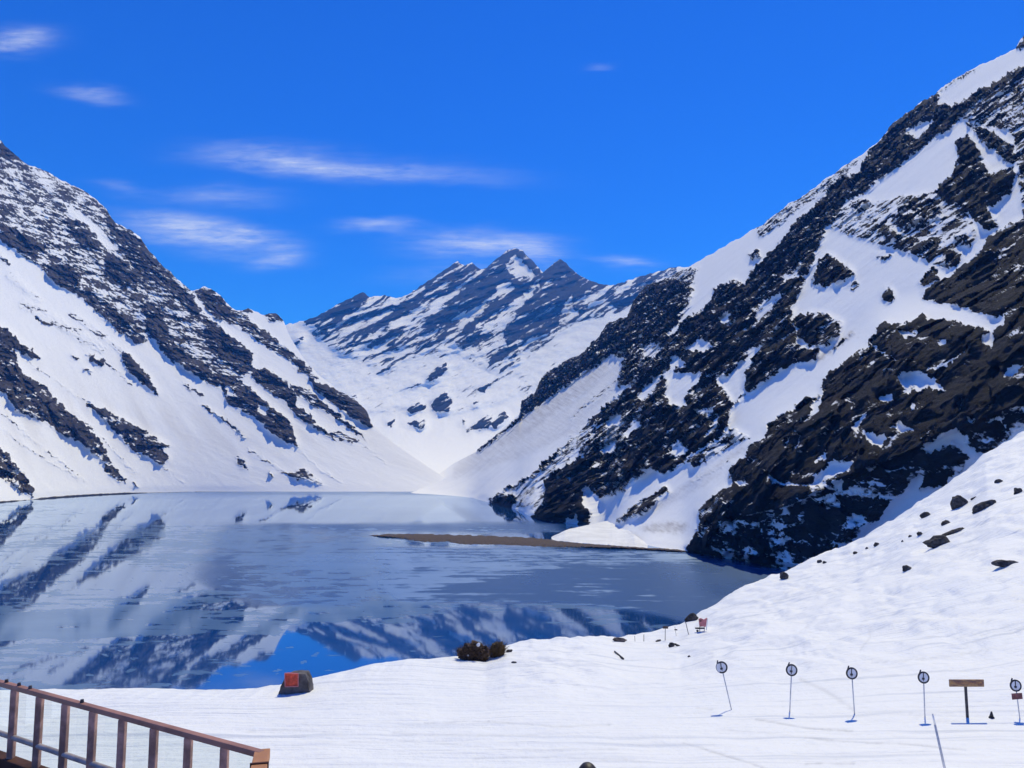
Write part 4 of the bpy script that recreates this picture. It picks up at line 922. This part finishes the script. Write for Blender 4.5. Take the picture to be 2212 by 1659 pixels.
# ---- shrubs
def shrub(v, x0, x1, ytop, yb0, yb1, n, mat, label, seed, clumps=()):
    rs = random.Random(seed)
    p = ground_hit(*vu(v, (x0 + x1) / 2, (yb0 + yb1) / 2)); k = .576 / VIEWS[v][2] / 1720 * p.y
    o = empty('shrub', p); W = (x1 - x0) * k; H = ((yb0 + yb1) / 2 - ytop) * k
    bm = bmesh.new(); blob(bm, Vector((0, .15, H * .30)) + p, W * .45, W * .34, H * .55, seed, 4, .38, 3.4)
    link_mesh('thicket_core', bm, mat, o)
    for part in range(6):
        bm = bmesh.new()
        for i in range(n // 6):
            a = rs.uniform(0, 2 * math.pi); rr_ = rs.random() ** .5
            bx = math.cos(a) * rr_ * W * .40; by = math.sin(a) * rr_ * W * .30
            fx = bx / k / (x1 - x0) + .5
            gz = float(ground_z((p.x + bx) / (p.y + by), p.y + by))
            q = Vector((p.x + bx, p.y + by, gz - .05))
            env = math.sqrt(max(.08, 1 - (bx / (W * .52)) ** 2 - (by / (W * .45)) ** 2))
            L_ = H * env * rs.uniform(.62, .95) * (.88 + .34 * float(perlin2(bx * 4.1 + seed, by * 4.0 + 2.2, 66))); d = Vector((bx / W * 1.0 + rs.gauss(0, .22), by / W * .9 + rs.gauss(0, .2), 1)).normalized()
            r = .015
            for sgm in range(3):
                q2 = q + d * L_ / 3; tube(bm, q, q2, r, r * .65, 3, False); q = q2; r *= .65
                d = (d + Vector((rs.gauss(0, .28), rs.gauss(0, .28), rs.gauss(0, .15)))).normalized()
                for _ in range(3):
                    e = (d + Vector((rs.gauss(0, .8), rs.gauss(0, .8), rs.gauss(0, .5)))).normalized()
                    tube(bm, q, q + e * L_ * .22, r * .7, .002, 3, False)
        link_mesh('branches', bm, mat, o)
    for cx, cy_, s_ in clumps:
        c = at(*vu(v, cx, cy_), p.y - W * .30); bm = bmesh.new(); blob(bm, c, s_ * k, s_ * k, s_ * k, 5, 2, .15); link_mesh('snow_clump', bm, M_CLUMP, o, True)
    return tag(o, label, 'shrub', 'dry shrubs on the crest')
shrub('g', 430, 1180, 285, 810, 640, 780, M_TWIG, 'wide dark brown dry shrub on the snow crest above the lake', 11, ((912, 365, 46), (665, 620, 22)))
shrub('g', 1170, 1530, 245, 650, 630, 360, M_TWIG2, 'small golden brown shrub growing against the wide dark shrub', 12)
# ---- round markers on poles
def marker(disc, foot, label, plate=None, thick=1.0):
    p = ground_hit(*foot); c = at(*disc, p.y); k = p.y / 1720; o = empty('round_marker', p)
    d = (c - p).normalized(); rad = 12.2 * k
    bm = bmesh.new(); tube(bm, p - d * .25, c - d * (rad * .85), .026 * thick, .022 * thick, 8); link_mesh('pole', bm, M_POLE, o, True)
    nrm = Vector((0, -1, .08)).normalized(); u = Vector((1, 0, 0)); w = nrm.cross(u).normalized()
    if w.z < 0: w = -w
    ang = math.atan2((c - p).x, (c - p).z); R_ = Matrix.Rotation(ang, 3, 'Y'); u = R_ @ u; w = R_ @ w
    bm = bmesh.new(); tube(bm, c, c + nrm * .012, rad * .93, None, 28); link_mesh('face', bm, M_WHITE, o)
    bm = bmesh.new(); N_ = 32; vv = []
    for i in range(N_):
        t = 2 * math.pi * i / N_; e = u * math.cos(t) + w * math.sin(t)
        vv.append([bm.verts.new(c + e * rad * r_ + nrm * h_) for r_, h_ in ((.74, .014), (1.0, .014), (1.0, -.012), (.74, -.012), (.74, .014))][:4])
    for i in range(N_):
        A, B = vv[i], vv[(i + 1) % N_]
        for j in range(4): bm.faces.new((A[j], A[(j + 1) % 4], B[(j + 1) % 4], B[j]))
    bmesh.ops.recalc_face_normals(bm, faces=bm.faces[:]); link_mesh('ring', bm, M_INK, o)
    f0 = c + nrm * .02
    bm = bmesh.new(); beam(bm, f0 + u * rad * .02 + w * rad * .80, f0 - u * rad * .12 - w * rad * .15, rad * .17, .012); beam(bm, f0 - u * rad * .32 - w * rad * .2, f0 + u * rad * .12 - w * rad * .2, .012, rad * .30); beam(bm, f0 - u * rad * .10 - w * rad * .2, f0 - u * rad * .06 - w * rad * .62, rad * .13, .012)
    link_mesh('symbol', bm, M_INK, o)
    bm = bmesh.new(); beam(bm, c - u * rad * .62 + w * rad * .72, c - u * rad * .38 + w * rad * 1.25, rad * .22, .03, .003); link_mesh('clip', bm, M_INK, o)
    if plate:
        c2 = at(*plate, p.y - .03); bm = bmesh.new(); beam(bm, c2 - u * 11 * k, c2 + u * 11 * k, .03, 12.5 * k, .012); link_mesh('plate', bm, M_MAROON, o)
    return tag(o, label, 'trail marker', 'round trail markers along the groomed run')
marker((1559, 1441.5), (1580, 1533), 'round trail marker on a strongly slanted pole, farthest from the brown board sign')
marker((1710, 1447.5), (1706, 1538), 'round trail marker next to the strongly slanted one')
marker((1840, 1454.5), (1846, 1542), 'round trail marker, middle one of the row of five')
marker((1995, 1463.5), (1998, 1549), 'round trail marker next to the brown board sign, without a plate')
marker((2194, 1481), (2203, 1552), 'round trail marker with a maroon plate below its disc', (2197, 1504), .9)
# ---- brown board sign
p = ground_hit(2090, 1550); o = empty('board_sign', p); k = p.y / 1720
bm = bmesh.new(); beam(bm, p - Vector((0, 0, .3)), at(2085, 1472, p.y), .085, .085, .006); link_mesh('post', bm, M_DARKPOST, o)
bm = bmesh.new(); c0, c1 = at(2050.5, 1475.5, p.y - .08), at(2125, 1475.5, p.y - .02); beam(bm, c0, c1, .05, 14.5 * k, .006)
bd = link_mesh('board', bm, M_BROWNSIGN, o)
rs = random.Random(4)
bm = bmesh.new()
for i in range(13):                                       # worn carved strokes, too blurred to read
    x = 2056 + i * 5.2; beam(bm, at(x, 1472 + rs.uniform(0, 2), p.y - .112 + .06 * i / 13), at(x + 3.4, 1478 + rs.uniform(-2, 1), p.y - .112 + .06 * i / 13), .012, .02)
link_mesh('carving', bm, M_RAIL_SUNLIT, bd)
tag(o, 'wide brown wooden board sign on a dark post in the snow', 'sign')
# ---- dark cone in the snow
p = ground_hit(2142, 1551); bm = bmesh.new(); kk = p.y / 1720
tube(bm, Vector((0, 0, -.05)), Vector((0, 0, .04)), 6 * kk, 5.4 * kk, 12); tube(bm, Vector((0, 0, .03)), Vector((.01, 0, 13 * kk)), 4.6 * kk, 1.3 * kk, 12)
cn = link_mesh('marker_cone', bm, M_INK, None, True); cn.location = p
tag(cn, 'small dark cone on the snow right of the brown board sign', 'cone')
# ---- bare pole leaning in the front snow
p0 = at_z(2053, 1695, 0) ; kx_, tx_ = kt(2050, 1683)
Yb = 24.5; base = Vector((float(kx_) * Yb, Yb, float(ground_z(float(kx_), Yb)))); top = at(2014.5, 1542, Yb)
o = empty('leaning_pole', base)
bm = bmesh.new(); tube(bm, base - (top - base) * .1, base + (top - base) * .86, .040, .033, 10); link_mesh('shaft', bm, M_POLE, o, True)
bm = bmesh.new(); tube(bm, base + (top - base) * .858, top, .030, .022, 10); link_mesh('tip', bm, M_WHITE, o, True)
tag(o, 'bare grey pole leaning in the snow in front of the markers', 'pole')
# ---- terrace: deck, railing
ZR = CAMZ - 1.70
A_ = at_z(-150, 1431, ZR); A0 = at_z(0, 1470, ZR); B0 = at_z(566, 1622, ZR)
dirr = (B0 - A0); dirr.z = 0; dirr.normalize(); A_ = A0 - dirr * 1.3
dir2 = Vector((.064, -.269, 0)).normalized(); C0 = B0 + dir2 * 2.4
o = empty('railing', Vector((B0.x, B0.y, ZR - .85)))
def along(xp):
    """point of the first rail seen at picture column xp"""
    lo, hi = -2.0, (B0 - A0).length
    for _ in range(50):
        m_ = (lo + hi) / 2; q = A0 + dirr * m_
        d = q - Vector((0, 0, CAMZ)); f = d.y * CP + d.z * SP; x = 1106 + 1720 * d.x / f
        if x < xp: lo = m_
        else: hi = m_
    return A0 + dirr * lo
up = Vector((0, 0, 1))
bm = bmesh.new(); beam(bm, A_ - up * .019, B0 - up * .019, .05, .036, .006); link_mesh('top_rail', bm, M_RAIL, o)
bm = bmesh.new(); beam(bm, B0 + dir2 * .0 - up * .033 - dir2 * .05, C0 - up * .033, .09, .060, .006); tr2 = link_mesh('top_rail', bm, M_RAIL_SUNLIT, o)
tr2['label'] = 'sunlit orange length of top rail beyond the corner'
bm = bmesh.new(); beam(bm, B0 + dir2 * .20 - up * .02, B0 + dir2 * .215 - up * .02, .104, .05); link_mesh('joint', bm, M_BEAM, tr2)
bm = bmesh.new(); tube(bm, A_ - up * .395, B0 - up * .395, .021, None, 10); link_mesh('middle_rail', bm, M_MIDRAIL, o, True)
bm = bmesh.new(); tube(bm, B0 - up * .395, C0 - up * .395, .021, None, 10); link_mesh('middle_rail', bm, M_MIDRAIL, o, True)
bm = bmesh.new(); beam(bm, A_ - up * .76, B0 - up * .76, .10, .42, .01); link_mesh('bottom_beam', bm, M_BEAM, o)
bm = bmesh.new(); beam(bm, B0 - up * .762, C0 - up * .762, .098, .41, .01); link_mesh('bottom_beam', bm, M_BEAM, o)
posts = [along(x) for x in (-22, 33, 87.5, 143, 202.5, 266, 334, 408, 486)]
posts = [posts[0] - dirr * .32, *posts, B0]
for q in posts:
    bm = bmesh.new(); beam(bm, q - up * .60, q - up * .036, .048, .045, .006); link_mesh('baluster', bm, M_BAL, o)
for i in range(1, 8):
    q = B0 + dir2 * .32 * i; bm = bmesh.new(); beam(bm, q - up * .60, q - up * .062, .05, .056, .006); link_mesh('baluster', bm, M_BAL, o)
for x in (14, 41, 65, 177):
    q = along(x); bm = bmesh.new(); tube(bm, q - up * .01, q + up * .022, .016, .012, 8); link_mesh('bolt_head', bm, M_DARKPOST, o)
gm, n_, l_, b_s = mat_new('tinted_pane'); t = NT(n_, l_); n_.remove(b_s)
tr_ = n_.new('ShaderNodeBsdfTransparent'); tr_.inputs[0].default_value = (.955, .99, .985, 1)
gl = n_.new('ShaderNodeBsdfGlossy'); gl.inputs['Roughness'].default_value = .03
fz = n_.new('ShaderNodeFresnel'); fz.inputs[0].default_value = 1.35
mx = n_.new('ShaderNodeMixShader'); l_.new(t.math('MULTIPLY', fz.outputs[0], .12), mx.inputs[0]); l_.new(tr_.outputs[0], mx.inputs[1]); l_.new(gl.outputs[0], mx.inputs[2]); l_.new(mx.outputs[0], n_['Material Output'].inputs[0])
side = Vector((dirr.y, -dirr.x, 0))
if side.y < 0: side = -side
for q0, q1 in zip(posts[:-1], posts[1:]):
    bm = bmesh.new(); off = side * .036; beam(bm, q0 + dirr * .004 - up * .315 + off, q1 - dirr * .004 - up * .315 + off, .006, .50)
    link_mesh('pane', bm, gm, o)
tag(o, 'brown terrace railing with square balusters and clear panes', 'railing')
dk = empty('deck', Vector((B0.x, B0.y, 55.4)))
cor = [A_ - side * .06, B0 - side * .06, C0, C0 - dirr * 2.2 - dir2 * 0, A_ - side * 2.8]
bm = bmesh.new(); tp = [bm.verts.new(Vector((q.x, q.y, ZR - .80))) for q in cor]; bt = [bm.verts.new(Vector((q.x, q.y, ZR - .96))) for q in cor]
bm.faces.new(tp); bm.faces.new(bt[::-1])
for i in range(5): bm.faces.new((tp[i], bt[i], bt[(i + 1) % 5], tp[(i + 1) % 5]))
bmesh.ops.recalc_face_normals(bm, faces=bm.faces[:]); link_mesh('floor', bm, M_BEAM, dk)
for q in (A_ + dirr * .2 - side * .15, B0 - dirr * .1 - side * .15, C0 - dirr * .2, A_ - side * 2.6 + dirr * .2):
    bm = bmesh.new(); beam(bm, Vector((q.x, q.y, 54.5)), Vector((q.x, q.y, ZR - .95)), .16, .16, .01); link_mesh('support_post', bm, M_BEAM, dk)
tag(dk, 'dark wooden terrace deck carrying the railing', 'deck')
# ---- person below the terrace, only the top of the head shows
hd = at(1270, 1650.5, 7.6); HX, HY, HZ = hd.x, hd.y, hd.z
gz = float(ground_z(HX / HY, HY))
Hh = HZ - gz; sc_ = Hh / 1.76
def V3(x, y, z): return Vector((HX + x * sc_, HY + y * sc_, gz + z * sc_))
verts = {'pel': (V3(0, 0, .95), .145), 'wai': (V3(0, 0, 1.10), .13), 'che': (V3(0, .02, 1.32), .165), 'nec': (V3(0, .02, 1.50), .06), 'hd0': (V3(0, .04, 1.575), .078), 'hd1': (V3(0, .045, 1.66), .085), 'hd2': (V3(0, .03, 1.715), .055),
         'sl': (V3(-.18, .02, 1.42), .075), 'el': (V3(-.26, -.02, 1.15), .05), 'wl': (V3(-.24, .14, .95), .036), 'sr': (V3(.18, .02, 1.42), .075), 'er': (V3(.26, -.02, 1.15), .05), 'wr': (V3(.24, .14, .95), .036),
         'hl': (V3(-.09, 0, .88), .10), 'kl': (V3(-.11, .03, .48), .065), 'al': (V3(-.11, 0, .08), .045), 'tl': (V3(-.12, .16, .04), .04), 'hr': (V3(.09, 0, .88), .10), 'kr': (V3(.11, .03, .48), .065), 'ar': (V3(.11, 0, .08), .045), 'tr': (V3(.12, .16, .04), .04)}
names = list(verts); ed = [('pel', 'wai'), ('wai', 'che'), ('che', 'nec'), ('nec', 'hd0'), ('hd0', 'hd1'), ('hd1', 'hd2'), ('che', 'sl'), ('sl', 'el'), ('el', 'wl'), ('che', 'sr'), ('sr', 'er'), ('er', 'wr'), ('pel', 'hl'), ('hl', 'kl'), ('kl', 'al'), ('al', 'tl'), ('pel', 'hr'), ('hr', 'kr'), ('kr', 'ar'), ('ar', 'tr')]
for sgn, wnm in ((-1, 'wl'), (1, 'wr')):
    wv = verts[wnm][0]; pn = 'p' + wnm; verts[pn] = (wv + Vector((0, .05, -.06)) * sc_, .034); ed.append((wnm, pn))
    for fi, (fx, ln) in enumerate(((-.03, .075), (-.01, .085), (.01, .08), (.03, .065))):
        a1 = f'{wnm}{fi}a'; a2 = f'{wnm}{fi}b'
        verts[a1] = (verts[pn][0] + Vector((fx, .03, -.04)) * sc_, .010); verts[a2] = (verts[a1][0] + Vector((fx * .2, .01, -ln)) * sc_, .008); ed += [(pn, a1), (a1, a2)]
    verts[wnm + 't'] = (wv + Vector((-sgn * .045, .06, -.07)) * sc_, .011); ed.append((wnm, wnm + 't'))
names = list(verts)
me = bpy.data.meshes.new('body'); me.from_pydata([tuple(verts[n][0] - Vector((HX, HY, gz))) for n in names], [(names.index(a), names.index(b)) for a, b in ed], [])
pr = empty('person', Vector((HX, HY, gz)))
body = bpy.data.objects.new('body', me); col.objects.link(body); body.parent = pr
sk = body.modifiers.new('skin', 'SKIN'); sk.use_smooth_shade = True
ss = body.modifiers.new('sub', 'SUBSURF'); ss.levels = 1; ss.render_levels = 2
for i, nme in enumerate(names):
    me.skin_vertices[0].data[i].radius = (verts[nme][1] * sc_,) * 2
me.skin_vertices[0].data[names.index('pel')].use_root = True
bmat, bn, bl, bb = mat_new('clothes_and_skin'); t = NT(bn, bl)
tcn = bn.new('ShaderNodeTexCoord'); sx = bn.new('ShaderNodeSeparateXYZ'); bl.new(tcn.outputs['Object'], sx.inputs[0])
cl_ = t.mix(t.math('GREATER_THAN', sx.outputs[2], .93 * sc_), (.03, .03, .04), (.05, .055, .085)); cl_ = t.mix(t.math('GREATER_THAN', sx.outputs[2], 1.50 * sc_), cl_, (.45, .27, .2))
bl.new(cl_, bb.inputs['Base Color']); me.materials.append(bmat)
bm = bmesh.new(); r = bmesh.ops.create_icosphere(bm, subdivisions=4, radius=1.0)
for v in list(r['verts']):
    if v.co.z < -.35 or (v.co.y > .45 and v.co.z < .25): bm.verts.remove(v)
for v in bm.verts:
    q = v.co; f = 1 + .025 * float(perlin2(q.x * 9 + 3, q.y * 3 + q.z * 2, 88)); v.co = V3(0, .035, 1.648) + Vector((q.x * .089, q.y * .102, q.z * .112)) * sc_ * f
link_mesh('hair', bm, M_HAIR, pr, True)
for sgn in (-1, 1):
    bm = bmesh.new(); blob(bm, V3(sgn * .085, .035, 1.615), .014 * sc_, .024 * sc_, .034 * sc_, 3, 2, .05); link_mesh('ear', bm, M_SKIN, pr, True)
bm = bmesh.new(); blob(bm, V3(0, .135, 1.60), .014 * sc_, .018 * sc_, .024 * sc_, 3, 2, .05); link_mesh('nose', bm, M_SKIN, pr, True)
tag(pr, 'person below the terrace, only the top of the dark haired head showing', 'person')

# ---- haze between the camera and the far peaks
HAZE_TOP = max(float((o.matrix_world @ Vector(c)).z) for o in col.objects if o.type == 'MESH' for c in o.bound_box) + 30
bm = bmesh.new(); bmesh.ops.create_cube(bm, size=1.0)
for v in bm.verts: v.co = Vector((v.co.x * 14400, 4700 + v.co.y * 16400, -13.5 if v.co.z < 0 else HAZE_TOP))
hz = link_mesh('haze', bm, bpy.data.materials.new('air'))
am = hz.data.materials[0]; am.use_nodes = True; an, al_ = am.node_tree.nodes, am.node_tree.links
an.remove(an['Principled BSDF']); pv = an.new('ShaderNodeVolumePrincipled')
pv.inputs['Color'].default_value = (.05, .29, 1.0, 1); pv.inputs['Absorption Color'].default_value = (1, 1, 1, 1)
pv.inputs['Density'].default_value = 5.2e-5; pv.inputs['Anisotropy'].default_value = 0.0
al_.new(pv.outputs[0], an['Material Output'].inputs['Volume'])
print('HAZE_TOP', HAZE_TOP); tag(hz, 'thin blue mountain air in front of the far peaks', None, None, 'stuff')
